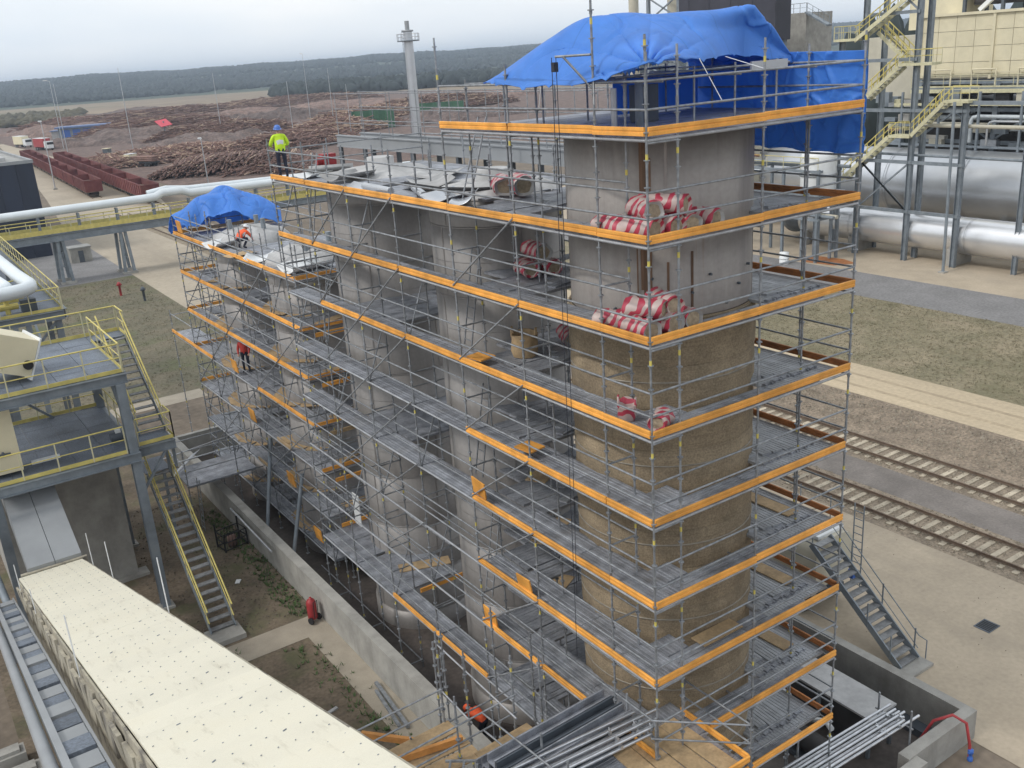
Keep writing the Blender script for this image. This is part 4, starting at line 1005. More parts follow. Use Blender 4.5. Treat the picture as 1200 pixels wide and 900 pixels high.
zu=10.1
gratings(S,-11.0,-5.5,23.3,30.0,zu,5,5); gratings(S,-5.5,-4.05,28.9,30.0,zu,1,1)
b=MB(); ibeam(b,(-12,23.2,zu-.22),(-5.4,23.2,zu-.22),.18,.36); S.mb('edge_beam',b,M['steel'])
b=MB(); ibeam(b,(-12,30.05,zu-.22),(-4.0,30.05,zu-.22),.18,.36); S.mb('edge_beam',b,M['steel'])
b=MB(); ibeam(b,(-5.45,23.4,zu-.22),(-5.45,29.9,zu-.22),.18,.36); S.mb('edge_beam',b,M['steel'])
for y in (25.5,27.8):
    b=MB(); ibeam(b,(-12,y,zu-.24),(-5.6,y,zu-.24),.15,.3); S.mb('floor_beam',b,M['steeldk'])
railing(S,(-12,23.26,zu),(-5.5,23.26,zu),n=5); railing(S,(-5.46,23.3,zu),(-5.46,28.8,zu),n=4); railing(S,(-11,30.0,zu),(-4.1,30.0,zu),n=5); railing(S,(-4.06,30.0,zu),(-4.06,28.6,zu),n=1)
for x,y in ((-5.7,23.25),(-5.5,29.9),(-10.2,29.8),(-10.6,24.2)):
    b=MB(); hcol(b,x,y,.1,zu-.4); c_=S.mb('column',b,M['steel']); S.mb('base_plate',MB().bb((x-.3,y-.3,-.02),(x+.3,y+.3,.1)),M['conc'],c_)
for p0,p1 in (((-10.2,29.8,7.2),(-8.2,29.9,9.7)),((-5.5,29.8,5),(-10,29.8,9.5)),((-5.6,23.5,7.2),(-5.6,26,9.6))): S.mb('brace',MB().bar(p0,p1,.1,.1),M['steel'])
t=thing('lower_platform','lower steel platform with yellow railings above the dark concrete building','platform',(-7.8,26.5,7)); S=Rel(t)
zl=6.95
gratings(S,-11.0,-5.5,23.3,30.0,zl,5,5); gratings(S,-5.45,-4.1,23.6,24.9,zl,1,1)
b=MB(); ibeam(b,(-12,23.05,zl-.22),(-5.5,23.05,zl-.22),.18,.36); S.mb('edge_beam',b,M['steel'])
b=MB(); ibeam(b,(-5.5,23.5,zl-.22),(-4.05,23.5,zl-.22),.18,.36); S.mb('edge_beam',b,M['steel'])
b=MB(); ibeam(b,(-5.42,24.9,zl-.22),(-5.42,30,zl-.22),.18,.36); S.mb('edge_beam',b,M['steel'])
railing(S,(-12,23.1,zl),(-5.95,23.1,zl),n=5); railing(S,(-5.4,23.55,zl),(-4.05,23.55,zl),n=1); railing(S,(-4.05,23.55,zl),(-4.05,24.5,zl),n=1)
railing(S,(-10.5,30,zl),(-5.5,30,zl),n=4); railing(S,(-5.46,25.2,zl),(-5.46,29.8,zl),n=3,toe=False)
for x,y in ((-4.1,23.9),(-4.1,25.2)): S.mb('hanger_post',MB().bb((x-.05,y-.05,4.9 if y>24 else 5.6),(x+.05,y+.05,zl-.1)),M['steel'])
S.mb('brace',MB().bar((-5.6,23.3,5.2),(-4.4,23.55,6.6),.09,.09),M['steel'])
gratings(S,-5.0,-3.95,25.7,27.4,4.9,1,1)
for x in (-5.0,-3.95): S.mb('landing_post',MB().bb((x-.06,27.2,0),(x+.06,27.3,4.86)),M['steel'])
def stair(name,label,x0,x1,y0,z0,y1,z1,n,m='steel',tread='tread',rail='yellow',side=(1,1)):
    t=thing(name,label,'stairs',((x0+x1)/2,y0,z0)); S=Rel(t)
    for x in (x0,x1): S.mb('stringer',MB().bar((x,y0,z0+.08),(x,y1,z1-.08),.03,.28),M[m])
    for i in range(n):
        f=(i+.7)/n; y=y0+(y1-y0)*f; z=z0+(z1-z0)*f; dy=.27*(1 if y1>y0 else -1)
        S.mb('tread',MB().bb((x0+.02,y-.13,z-.045),(x1-.02,y+.13,z-.005)),M[tread])
    d=V((0,y1-y0,z1-z0))
    for x,sd in ((x0,side[0]),(x1,side[1])):
        if not sd: continue
        a=V((x,y0,z0+1.05)); b_=V((x,y1,z1+1.05))
        S.mb('handrail',MB().tube(a,b_,.032,8),M[rail]); S.mb('mid_rail',MB().tube(a-V((0,0,.5)),b_-V((0,0,.5)),.02,6),M[rail])
        for i in range(4):
            p=a+d*((i+.15)/3.4) if i<4 else a
            S.mb('rail_post',MB().bar(p-V((0,0,1.0)),p,.04,.04),M['yellowc'] if rail=='yellow' else M[rail])
    return t,S
t,S=stair('lower_stair','lower grey stair with yellow handrails coming down to the concrete step',-4.95,-4.0,19.65,.12,25.7,4.9,20)
S.mb('bottom_step',MB().bb((-5.15,18.9,-.02),(-3.85,20.0,.2)),M['conc'])
stair('upper_stair','upper grey stair with yellow handrails between the two steel platforms',-5.1,-4.1,24.6,6.95,28.9,10.1,14)
# things standing on the platforms
t=thing('conveyor_casing','cream sloping conveyor head casing with a round opening at the left edge','machine casing',(-9.45,25.6,10.1),(R(0),R(24),R(8)))
b=MB(); b.prism([(-1.1,-1.0),(.75,-1.0),(.75,1.0),(-1.1,1.0)],.5,1.9); b.build('casing',M['cream'],t)
MB().bb((.76,-1.05,.4),(.82,1.05,2.0)).build('flange',M['white'],t); MB().tube((.55,-1.02,.95),(.55,-1.12,.95),.17,16).build('shaft_hole',M['black'],t)
for y in (-.8,.8): MB().bb((-.9,y-.06,-.3),(-.78,y+.06,.5)).build('leg',M['steel'],t)
t=thing('gearbox_panel','cream cabinet with small dark pipework under the upper platform','cabinet',(-10.2,24.4,6.95))
MB().bb((-.75,-.5,.15),(.75,.5,2.6)).build('cabinet_body',M['cream'],t)
b=MB()
for i in range(4): b.tube((-.4+.2*i,-.5,.9),(-.4+.2*i,-.62,.9+.1*(i%2)),.05,8); 
b.tube((-.5,-.6,.95),(.45,-.6,.92),.04,8); b.build('pipework',M['steeldk'],t)
t=thing('loose_bracket','small grey angle bracket lying on the lower platform floor','bracket',(-8.6,24.6,6.96)); MB().bb((-.5,-.06,0),(.5,.06,.04)).bb((-.5,.02,.04),(.5,.06,.14)).build('angle',M['white'],t)
t=thing('motor','small dark drive motor on the lower platform beside the stair','motor',(-5.9,24.6,6.95)); MB().tube((-.3,0,.25),(.3,0,.25),.2,14).build('casing',M['steeldk'],t); MB().bb((-.3,-.2,0),(.3,.2,.06)).build('base',M['steel'],t); MB().bb((-.1,-.1,.42),(.1,.1,.56)).build('terminal_box',M['white'],t)
# far left platform
t=thing('far_platform','farther steel platform with yellow railings and a white pipe loop at the left edge','platform',(-8,45,10)); S=Rel(t)
gratings(S,-12,-5.1,37.2,41,10,6,2); gratings(S,-6.3,-4.95,41,62,10,1,9)
b=MB(); ibeam(b,(-12,37.1,9.75),(-5.1,37.1,9.75),.2,.45); S.mb('edge_beam',b,M['steel'])
b=MB(); ibeam(b,(-5.0,37.3,9.75),(-4.8,62,9.75),.2,.45); S.mb('edge_beam',b,M['steel'])
railing(S,(-12,37.15,10),(-5.15,37.15,10),n=5); railing(S,(-5.1,37.15,10),(-4.85,62,10),n=20); railing(S,(-6.3,41,10),(-9,41,10),n=3)
for x,y in ((-5.4,37.4),(-5.4,41),(-8.2,37.4),(-8.2,41),(-11,37.4),(-5.2,52),(-5.1,61)):
    b=MB(); hcol(b,x,y,.0,9.5,.3); S.mb('column',b,M['steel'])
for p0,p1 in (((-8.2,37.3,6.8),(-5.5,37.3,9.4)),((-8.2,37.4,7.2),(-5.4,37.4,7.2)),((-5.4,41,4),(-5.2,52,9))): S.mb('brace',MB().bar(p0,p1,.12,.12),M['steel'])
t=thing('yellow_valve','yellow valve set with handwheel on the farther platform','valve',(-7.4,38.2,10)); MB().tube((0,0,0),(0,0,.7),.12,10).tube((-.5,0,.35),(.5,0,.35),.16,12).build('valve_body',M['yellow'],t); MB().lathe([(.26,.72),(.3,.76),(.26,.8),(.22,.76),(.26,.72)],16).build('handwheel',M['yellow'],t); MB().bb((.6,-.2,0),(1.3,.3,.6)).build('actuator',M['steeldk'],t)
t=thing('white_pipe_loop','thick white pipe bending round above the farther platform','pipe',(-6.6,40,10)); S=Rel(t)
S.mb('pipe',MB().path([(-6.7,64,11.3),(-6.35,41.5,11.3),(-6.2,38.2,11.3),(-6.3,37.3,11.3),(-6.7,36.8,11.3),(-7.4,36.6,11.3),(-13,36.2,11.3)],.33,14),M['whitepipe'])
S.mb('pipe',MB().path([(-7.7,64,11.2),(-7.3,41.5,11.2),(-7.15,39,11.2),(-7.4,38.2,11.2),(-8.2,37.8,11.2),(-13,37.5,11.2)],.27,12),M['whitepipe'])
for x,y in ((-6.4,45),(-9,36.5),(-6.5,55)): S.mb('pipe_support',MB().bb((x-.08,y-.08,9 if y<37 else 10),(x+.08,y+.08,11.0)),M['steel'])

t=thing('concrete_building','dark grey concrete block building under the lower platform','building',(-8,31,0)); S=Rel(t)
S.mb('wall',MB().bb((-10.6,26.8,-.02),(-5.9,34.0,5.6)),M['steeldk'] if False else M['conc']); S.mb('roof_edge',MB().bb((-10.7,26.7,5.6),(-5.8,34.1,5.8)),M['conc']); S.mb('foot_slab',MB().bb((-10.9,26.5,-.02),(-5.5,27.2,.12)),M['conc'])
pass
t=thing('chute','wide grey sheet metal chute dropping onto the cream conveyor roof','chute',(-9.6,22.8,5)); S=Rel(t)
b=MB(); 
for xa,xb in ((-10.35,-9.48),(-9.46,-8.6)):
    b=MB(); b.add([(xa,20.5,4.75),(xb,20.5,4.75),(xb,25.2,6.6),(xa,25.2,6.6),(xa,20.5,4.2),(xb,20.5,4.2),(xb,25.2,5.6),(xa,25.2,5.6)],[(0,1,2,3),(7,6,5,4),(0,4,5,1),(1,5,6,2),(2,6,7,3),(3,7,4,0)]); S.mb('chute_half',b,M['grey'])
S.mb('foot_flange',MB().bb((-10.6,20.38,4.4),(-8.45,20.52,4.62)),M['sidewall'])

# cream conveyor gallery
t=thing('conveyor_gallery','sloping conveyor gallery with a cream sheet roof in the lower left','conveyor gallery',(-9.66,20.35,4.56),(-math.atan(.33),0,0))
NP=30; W=1.03
for i in range(NP):
    y1=-i*1.02; y0=y1-1.02
    b=MB(); dz=.010*(i%2)+random.uniform(0,.006)
    b.add([(-W,y0,dz),(W,y0,dz),(W,y1-.004,dz+.012),(-W,y1-.004,dz+.012),(-W,y0,dz-.05),(W,y0,dz-.05),(W,y1-.004,dz-.05),(-W,y1-.004,dz-.05)],[(0,1,2,3),(7,6,5,4),(0,4,5,1),(1,5,6,2),(2,6,7,3),(3,7,4,0)])
    b.build('roof_panel',M['creamroof'],t)
b=MB()
for i in range(NP):
    for j in range(9):
        for q in (0,.5):
            x=-W+.1+j*.23+random.uniform(-.012,.012); y=-i*1.02-.12-q; 
            big=(j in (2,6)) and q==0
            
            if random.random()<.05: continue
            b.box((x,y+random.uniform(-.015,.015),.018),(.021,.011,.010) if not big else (.06,.014,.014),0,Matrix.Rotation(random.uniform(.2,.9),3,'Z'))
b.build('roof_screws',M['steel'],t)['kind']='stuff'
for i in range(10):
    MB().bb((-W-.06,-3.06*(i+1)+.01,-1.9),(-W-.02,-3.06*i-.01,-.03)).build('side_panel',M['sidewall'],t)
    MB().bb((W+.02,-3.06*(i+1)+.01,-1.9),(W+.06,-3.06*i-.01,-.03)).build('side_panel',M['sidewall'],t)
MB().bb((-W-.05,-30.6,-2.05),(W+.05,0,-1.92)).build('gallery_floor',M['steel'],t)
b=MB(); b.bb((-W-.92,-30.6,-.85),(-W-.80,.5,-.55)); b.bb((-W-.34,-30.6,-.85),(-W-.29,.5,-.62)); b.build('tray_rail',M['grey'],t)
MB().tube((-W-1.06,-30.6,-.75),(-W-1.06,-1,-.75),.11,10).build('pipe',M['grey'],t)
for i in range(34): MB().bb((-W-.79,-.9*i-.84,-.72),(-W-.35,-.9*i-.02,-.66+(.05 if i%3==0 else 0))).build('tray_cover',M['grating'] if i%2 else M['grey'],t)
for i in range(30):
    b=MB().box((-W-.10,-1.02*i-.5,-.55+.04*(i%3)),(.07,.9,.62),0,Matrix.Rotation(.05*((i*7)%5-2),3,'Y'))
    b.build('side_insulation',M['sidewall'],t)
for i in range(0): pass

for i in range(5):
    MB().bb((-.9,-6*i-3.1,-4),(-.75,-6*i-2.95,-2.05)).bb((.75,-6*i-3.1,-4),(.9,-6*i-2.95,-2.05)).build('trestle',M['steel'],t)
for y,x,h in ((-2.3,W+.05,1.1),(-6.4,W+.05,1.1),(-14.3,W+.05,1.3),(-16.5,-W-.1,1.1),(-1.5,-W-.1,.7),(-7,-W-.1,.5)):
    MB().tube((x,y,-.3),(x,y-.33*h,h),.014,6).build('lightning_rod',M['white'],t)
t=thing('inclined_pipe','thin grey inclined pipe beside the cream conveyor roof','pipe',(-11.2,22,4)); S=Rel(t)
S.mb('pipe',MB().tube((-11.15,19.4,3.4),(-11.6,27,6.2),.13,10),M['steel']); S.mb('clamp',MB().tube((-11.15,19.4,3.4),(-11.12,19.0,3.25),.16,10),M['white']); S.mb('support',MB().bb((-11.5,23,0),(-11.35,23.15,4.6)),M['steel'])
for i,(x,y) in enumerate(((-10.6,10.8),(-10.3,9.6))):
    t=thing('footing',['pale concrete block beside the gallery, the farther of two','pale concrete block beside the gallery, the nearer of two'][i],'concrete block',(x-1.8,y+6,0)); MB().prism([(-.5,-.3),(.5,-.3),(.5,.3),(-.5,.3)],0,.5).bb((-.35,-.2,.5),(.35,.2,.62)).build('block',M['conc'],t)

# small things on the left ground
t=thing('extinguisher_trolley','red wheeled fire extinguisher standing at the basin wall','fire extinguisher',(-1.4,18.2,.02),(0,0,.4)); t.scale=(.82,.82,.82)
MB().lathe([(0,.18),(.2,.18),(.235,.24),(.235,1.02),(.18,1.16),(.07,1.22),(.06,1.3),(0,1.3)],20).build('cylinder',M['red'],t)
for s_ in (-1,1): MB().tube((s_*.22,-.12,.17),(s_*.30,-.12,.17),.17,14).build('wheel',M['black'],t)
MB().path([(-.12,-.25,.3),(-.12,-.28,1.15),(.12,-.28,1.15),(.12,-.25,.3)],.02,6).build('handle',M['black'],t)
MB().path([(.05,.1,1.25),(.2,.22,1.1),(.16,.26,.5),(.05,.26,.4)],.022,6).build('hose',M['black'],t)
t=thing('wire_cage','small black wire cage standing on the soil by the basin wall','cage',(-1.75,26.6,0),(0,0,.15))
b=MB()
for x in (-.55,.55):
    for y in (-.4,.4): b.bb((x-.03,y-.03,0),(x+.03,y+.03,1.15 if y>0 else .8))
for z in (.08,.45,.8):
    for y in (-.4,.4): b.bb((-.52,y-.02,z-.02),(.52,y+.02,z+.02))
    for x in (-.55,.55): b.bb((x-.02,-.37,z-.02),(x+.02,.37,z+.02))
b.build('frame',M['black'],t)
b=MB()
for i in range(7): 
    for y in (-.4,.4): b.bb((-.45+.15*i-.008,y-.008,.1),(-.45+.15*i+.008,y+.008,.8))
b.build('mesh_bars',M['black'],t); MB().lathe([(0,0.05),(.22,.05),(.2,.5),(0,.55)],14).build('load',M['bark'],t)
tag(MB().bar((-1.55,10.2,.12),(-1.3,13.0,.1),.12,.1).bar((-1.75,10.4,.1),(-1.5,12.6,.1),.1,.08).build('scrap_channel',M['galv']),'grey steel channel lying on the path by the basin wall','metal scrap')
tag(MB().box((-3.4,12.6,.03),(1.0,.12,.05),0,Matrix.Rotation(.25,3,'Z')).build('plank',M['whitedirty']),'pale stick lying on the soil beyond the path','plank')
tag(MB().tube((-1.2,22.8,1.07),(-1.15,28.2,1.07),.05,8).build('pipe_length',M['bright']),'bright tube lying on top of the long basin wall','tube')
for i,(px,py) in enumerate(((-3.0,11.0),(-2.7,23.2),(-3.9,14.4))):
    tag(MB().box((px,py,.03),(.3,.2,.03),0,Matrix.Rotation(i,3,'Z')).build('paper_scrap',M['white']),['white paper scrap on the dark soil nearest the timber beam','white scrap on the brown soil near the cage','white scrap in the middle of the dark soil patch'][i],'scrap')

# small bridge scaffold over the basin wall
t=thing('bridge_scaffold','small scaffold bridge with steel deck and ladder crossing the basin wall','scaffold',(-1.0,30.5,0)); S=Scaf(t)
for i in range(8): S.put('deck_plank',PLANK,(-2.6,29.4+.33*i,2.3),(0,0,0),(3.3,1,1))
for x in (-2.6,-.2):
    for y in (29.3,32.0): S.std(x,y,0,4.0)
for y in (29.3,32.0):
    for z in (2.2,3.0,3.6): S.tube('guardrail',(-2.6,y,z),(.7,y,z))
S.tube('guardrail',(-2.6,29.3,3.3),(-2.6,32,3.3)); ladder(S,-2.3,29.15,0,2.6,.15,.4)
S.tube('long_tube',(-4.6,29.2,3.9),(.8,29.6,4.2),TUBEB); S.tube('long_tube',(-4.6,29.0,3.7),(-1.2,28.9,3.8),TUBEB)
for k in range(5): S.tube('stacked_tube',(-3.4+.1*k,30,2.5+.05*k),(-1.4+.1*k,32.6,2.5+.04*k),TUBEB)

# ------------------------------------------------------------------ storage platform in front of the scaffold
t=thing('storage_platform','scaffold platform in the foreground holding planks and tubes','scaffold',(-1.5,1,4.8)); S=Scaf(t)
zp=4.8
for x,y in ((1.6,-1.35),(1.6,.8),(-1.2,-1.35),(-1.2,2.9),(-3.6,2.9),(-3.6,-1.35),(-.75,3.9),(-2.9,5.1),(-2.5,4.3),(-.9,5.5)):
    S.std(x,y,0,6.6 if y>2 else 5.9)
S.toe((1.55,.85),(1.55,-1.35),zp+.2); S.toe((1.55,-1.36),(-1.5,-1.36),zp+.2)
for i,(x,y,l,w_) in enumerate(((.0,.75,2.4,1.5),(.55,.7,2.2,.9),(-.7,.3,2.0,1.6))):
    pass
for i in range(4):
    S.put('ply_panel',PLY,(-.45+i*.5,.95-.12*(i%2),zp+.01+.004*i),(0,0,-PI/2+.02*(i-1.5)),(2.2,.84,1))
for i in range(9): S.put('deck_plank',PLANK,(-3.6,-1.2+.33*i,zp-.02),(0,0,0),(3.1,1,1))
S.deck(-.5,1.5,-1.3,1.0,zp-.03,'x')
for z in (5.3,5.8): S.tube('guardrail',(1.6,.8,z),(1.6,-1.35,z)); S.tube('guardrail',(-.2,.0,z+.2),(1.6,-1.35,z))
for z in (5.3,5.8):
    S.tube('guardrail',(-6.2,4.2,z),(-3.2,4.28,z)); S.tube('guardrail',(-6.2,2.75,z),(-1.9,2.95,z)); S.tube('guardrail',(-2.9,2.9,z),(-2.6,-1.2,z))
S.tube('bright_ledger',(-2.33,6.0,5.8),(-2.39,2.2,5.8),TUBEB); S.tube('bright_ledger',(-3.2,4.3,5.75),(-3.25,2.8,5.75),TUBEB); S.tube('ledger',(-3.2,4.3,4.75),(-1.0,4.4,4.75)); S.tube('brace',(-3.2,4.3,2.6),(-4.2,4.25,4.9))
for x,y,z1 in ((-3.2,4.3,6.9),(-2.75,4.9,7.0),(-1.95,3.0,6.9),(-2.35,6.0,6.1),(-5.9,4.2,6.0)): S.std(x,y,0,z1)
for i in range(3): S.put('ply_panel',PLY,(-6.0,3.0+.5*i,zp+.01*i),(0,0,.02*(i-1)),(2.9,.84,1))
S.put('ply_panel',PLY,(-3.2,2.5,zp+.02),(0,0,.06),(1.6,1.3,1))
for i,(p0,p1) in enumerate((((-5.9,3.9,4.95),(-3.25,3.35,4.95)),((-4.85,5.7,4.4),(-4.0,4.35,4.6)))):
    tag(MB().bar(p0,p1,.10,.17).build('timber_beam',M['timber']),['orange timber beam lying on the plywood of the foreground platform','orange timber beam hanging beyond the foreground platform edge'][i],'beam',group='orange timber beams')
# stack of steel planks
t=thing('plank_stack','stack of long grey steel scaffold planks on the foreground platform','plank stack',(-1.7,1.6,4.86),(0,0,R(2)))
for j,(n,z) in enumerate(((5,.02),(4,.27),(3,.52))):
    for i in range(n):
        y=-.75+.36*i+.1*j
        b=MB(); b.bb((-1.75,y-.155,z),(1.75,y+.155,z+.02)); b.bb((-1.75,y-.155,z+.02),(1.75,y-.135,z+.2)); b.bb((-1.75,y+.135,z+.02),(1.75,y+.155,z+.2)); b.tube((-1.75,y-.145,z+.205),(1.75,y-.145,z+.205),.022,6); b.tube((-1.75,y+.145,z+.205),(1.75,y+.145,z+.205),.022,6)
        o=b.build('steel_plank',M['deck'] if (i+j)%3 else M['steeldk'],t)
t=thing('steel_frame','small grey ladder frame lying beside the plank stack','frame',(-3.3,2.0,4.95),(0,0,R(-38)))
b=MB(); b.bb((-1.1,-.32,0),(1.1,-.27,.05)); b.bb((-1.1,.27,0),(1.1,.32,.05))
for i in range(7): b.bb((-1.0+.32*i,-.27,.005),(-.95+.32*i,.27,.045))
b.build('frame',M['galv'],t)
def tube_rack(label,loc,rz,L,rows,posts,group):
    t=thing('tube_rack',label,'tube rack',loc,(0,0,rz),group)
    for i in range(rows[0]):
        for j in range(rows[1]):
            s_=random.uniform(-.25,.15); y=.24*i; z=.62+.17*j-.02*i
            o=put('steel_tube',TUBEB,t,(-L+s_,y,z),V((1,0,0)).to_track_quat('Z','Y'),(1.7,1.7,L+random.uniform(-.1,.25)))
    for x in posts:
        b=MB()
        for y in (-.12,.24*rows[0]): b.tube((x,y,-.05),(x,y,1.1),.03,8)
        b.tube((x,-.2,.52),(x,.24*rows[0]+.1,.5),.028,8); b.build('rack_post',M['galv'],t)
    b=MB()
    for i in range(rows[0]*2):
        x=random.choice([-.25,-.5,-1.1]); y=.14*(i%rows[0]); z=.66+.1*(i//rows[0]); b.box((x,y,z),(.07,.09,.1)); b.tube((x,y,z+.03),(x+.05,y+.1,z+.06),.016,6)
    b.build('couplers',M['bright'],t)
    return t
tube_rack('rack of bright steel tubes on the foreground platform, left of the plywood',(.15,.1,4.9),R(-4),4.4,(4,2),(-.2,-2.6),'racks of bright tubes')
tube_rack('rack of bright steel tubes over the basin corner, on the right',(9.2,-.55,.95),R(-2),4.6,(4,2),(-.15,-3.6),'racks of bright tubes')

# ------------------------------------------------------------------ inside the basin on the right
t=thing('machine_plinth','long white topped plinth inside the basin below the scaffold','plinth',(9.55,2.2,0))
MB().bb((-.35,-1.35,-.45),(.4,2.0,.93)).build('under_slab_shade',M['darkint'],t)  # dark block put in for the shade between the legs
for x_ in (-.5,.55):
    for y_ in (-1.55,.3,2.1): MB().bb((x_-.05,y_-.05,-.45),(x_+.05,y_+.05,.94)).build('leg',M['steel'],t)
MB().bb((-.6,-1.65,.95),(.65,2.25,1.02)).build('top_slab',M['whitedirty'],t)
t=thing('pump_set','dark pump and pale pipes beside the white plinth','pump',(8.2,2.0,-.44))
MB().tube((-.4,-.9,.5),(-.4,.9,.5),.34,16).build('motor',M['darkint'],t); MB().bb((-.8,-1.1,0),(.1,1.1,.16)).build('base',M['steeldk'],t)
MB().path([(.3,2.0,.3),(.3,.6,.5),(.3,-.2,.9),(.05,-.6,1.0)],.09,10).build('pipe',M['white'],t); MB().tube((-.9,1.6,.9),(.6,1.6,.9),.08,10).build('pipe',M['white'],t)
tag(MB().path([(10.1,-.35,.3),(10.3,-.6,1.05),(10.6,-1.0,1.35),(10.75,-1.35,1.2),(10.78,-1.5,.5),(10.78,-1.52,.0)],.045,10).build('hose',M['hosered']),'red hose hooked over the corner of the basin wall','hose')
t=thing('hose_coupling','blue coupling at the lower end of the red hose on the ground','coupling',(10.78,-1.55,0)); t.scale=(.8,.8,.8); MB().lathe([(.10,0),(.10,.12),(.07,.14),(.07,.3),(.10,.32),(.10,.46),(.06,.48),(0,.48)],16).build('coupling_body',M['blue'],t); MB().tube((-.16,0,.38),(.16,0,.38),.03,8).build('lever',M['blue'],t)
tag(MB().path([(7.0,-1.9,0.1),(6.9,-1.6,.9),(7.1,-1.35,1.15),(7.5,-1.2,1.0),(7.7,-.9,.4)],.06,10).build('hose',M['hosered']),'second red hose over the wall below the tube rack','hose')
t=thing('drain_cover','small dark drain grate in the concrete yard','drain',(17.45,1.85,0)); MB().bb((-.36,-.3,.0),(.36,.3,.012)).build('grate_frame',M['steeldk'],t)
b=MB()
for i in range(6): b.bb((-.28+.1*i,-.26,.012),(-.22+.1*i,.26,.02))
b.build('grate_bars',M['black'],t)

# steel stair and tanker in the concrete yard
t=thing('yard_stair','grey steel stair with thin handrails leading from the concrete yard','stairs',(13.4,2.2,0)); S=Rel(t)
for x in (12.85,13.85): S.mb('stringer',MB().bar((x,2.2,.1),(x,6.0,3.25),.05,.24),M['steel'])
for i in range(15):
    f=(i+.5)/15; S.mb('tread',MB().bb((12.9,2.2+3.8*f-.14,3.25*f+.02),(13.8,2.2+3.8*f+.14,3.25*f+.06)),M['tread'])
for x in (13.9,):
    a=V((x,2.25,.95)); c=V((x,6.0,4.2)); S.mb('handrail',MB().path([(x,1.95,.2),(x,1.95,.9),a,c],.022,6),M['steel']); S.mb('mid_rail',MB().tube(a-V((0,0,.5)),c-V((0,0,.5)),.016,6),M['steel'])
    for f in (.05,.4,.75): 
        p=V((x,2.2+3.8*f,3.2*f)); S.mb('rail_post',MB().bar(p,p+V((0,0,1.0)),.04,.04),M['steel'])
for f in (.1,.35): 
    p=V((12.82,2.2+3.8*f,3.2*f)); S.mb('rail_post',MB().bar(p,p+V((0,0,.9)),.04,.04),M['steel'])
S.mb('foot_plate',MB().bb((12.7,1.7,-.01),(14.0,2.3,.1)),M['conc'])
t=thing('tanker_trailer','pale tank trailer with shiny white top standing by the yard stair','tank trailer',(14.15,8.25,0))
b=MB(); n=20; prof=[]
for k in range(n): 
    a=2*PI*k/n; prof.append((1.05*math.copysign(abs(math.cos(a))**.6,math.cos(a)),2.2+.95*math.copysign(abs(math.sin(a))**.6,math.sin(a))))
vs=[(x,y,z) for y in (-2.3,3.8) for x,z in prof]; b.add(vs,[(i,(i+1)%n,n+(i+1)%n,n+i) for i in range(n)],0,True); b.add(vs,[tuple(range(n-1,-1,-1)),tuple(range(n,2*n))]); b.build('tank',M['tank'],t)
MB().bb((-.7,-2.1,3.12),(.7,3.6,3.25)).build('top_walkway',M['white'],t); MB().bb((-.5,-2.4,.75),(.5,3.8,1.1)).build('chassis',M['steeldk'],t)
for y in (-1.5,2.0,3.2):
    for s_ in (-1,1): MB().lathe([(0,-.14),(.3,-.14),(.48,-.12),(.5,0),(.48,.12),(.3,.14),(0,.14)],20).build('wheel',M['black'],t)
ws=[o for o in t.children if o.name.startswith('wheel')]
for i,o in enumerate(ws): o.rotation_euler=(0,R(90),0); o.location=((-.85 if i%2==0 else .85),(-1.5,2.0,3.2)[i//2],.5)
b=MB()
for y in (-2.55,-2.15): b.tube((1.25,y,.5),(1.25,y,4.0),.025,6)
for i in range(11): b.tube((1.25,-2.55,.7+.3*i),(1.25,-2.15,.7+.3*i),.018,6)
b.build('ladder',M['steel'],t)
for x,y in ((1.1,-1.2),(1.1,.2),(-.9,-2.0)): MB().tube((x,y,2.8),(x,y,4.0),.02,6).build('rail_post',M['steel'],t)
MB().bb((1.0,-2.4,1.0),(1.2,-1.2,1.35)).build('side_locker',M['blue'],t)
MB().lathe([(.0,2.95),(.3,2.95),(.3,3.08),(0,3.12)],16).build('hatch',M['white'],t)
t=thing('bicycle','black bicycle leaning beside the rails behind the scaffold','bicycle',(18.6,10.2,0),(0,R(6),R(62)))
def torus(b,c,Rr,r,n=26,k=6):
    vs=[(c[0]+(Rr+r*math.cos(2*PI*j/k))*math.cos(2*PI*i/n),c[1]+r*math.sin(2*PI*j/k),c[2]+(Rr+r*math.cos(2*PI*j/k))*math.sin(2*PI*i/n)) for i in range(n) for j in range(k)]
    return b.add(vs,[(i*k+j,((i+1)%n)*k+j,((i+1)%n)*k+(j+1)%k,i*k+(j+1)%k) for i in range(n) for j in range(k)],0,True)
for x in (-.52,.52):
    b=torus(MB(),(x,0,.34),.32,.025)
    for i in range(8): b.tube((x,0,.34),(x+.31*math.cos(i*PI/4),0,.34+.31*math.sin(i*PI/4)),.005,4)
    b.build('wheel',M['black'],t)
b=MB()
for p,q in (((-.52,0,.34),(-.1,0,.32)),((-.1,0,.32),(-.22,0,.82)),((-.52,0,.34),(-.2,0,.74)),((-.2,0,.74),(.34,0,.78)),((-.1,0,.32),(.36,0,.68)),((.52,0,.34),(.34,0,.86))): b.tube(p,q,.02,6)
b.build('frame',M['black'],t); MB().box((-.24,0,.86),(.26,.12,.06)).build('saddle',M['black'],t); MB().path([(.25,-.26,.98),(.34,-.1,.95),(.34,.1,.95),(.25,.26,.98)],.015,6).build('handlebar',M['black'],t)

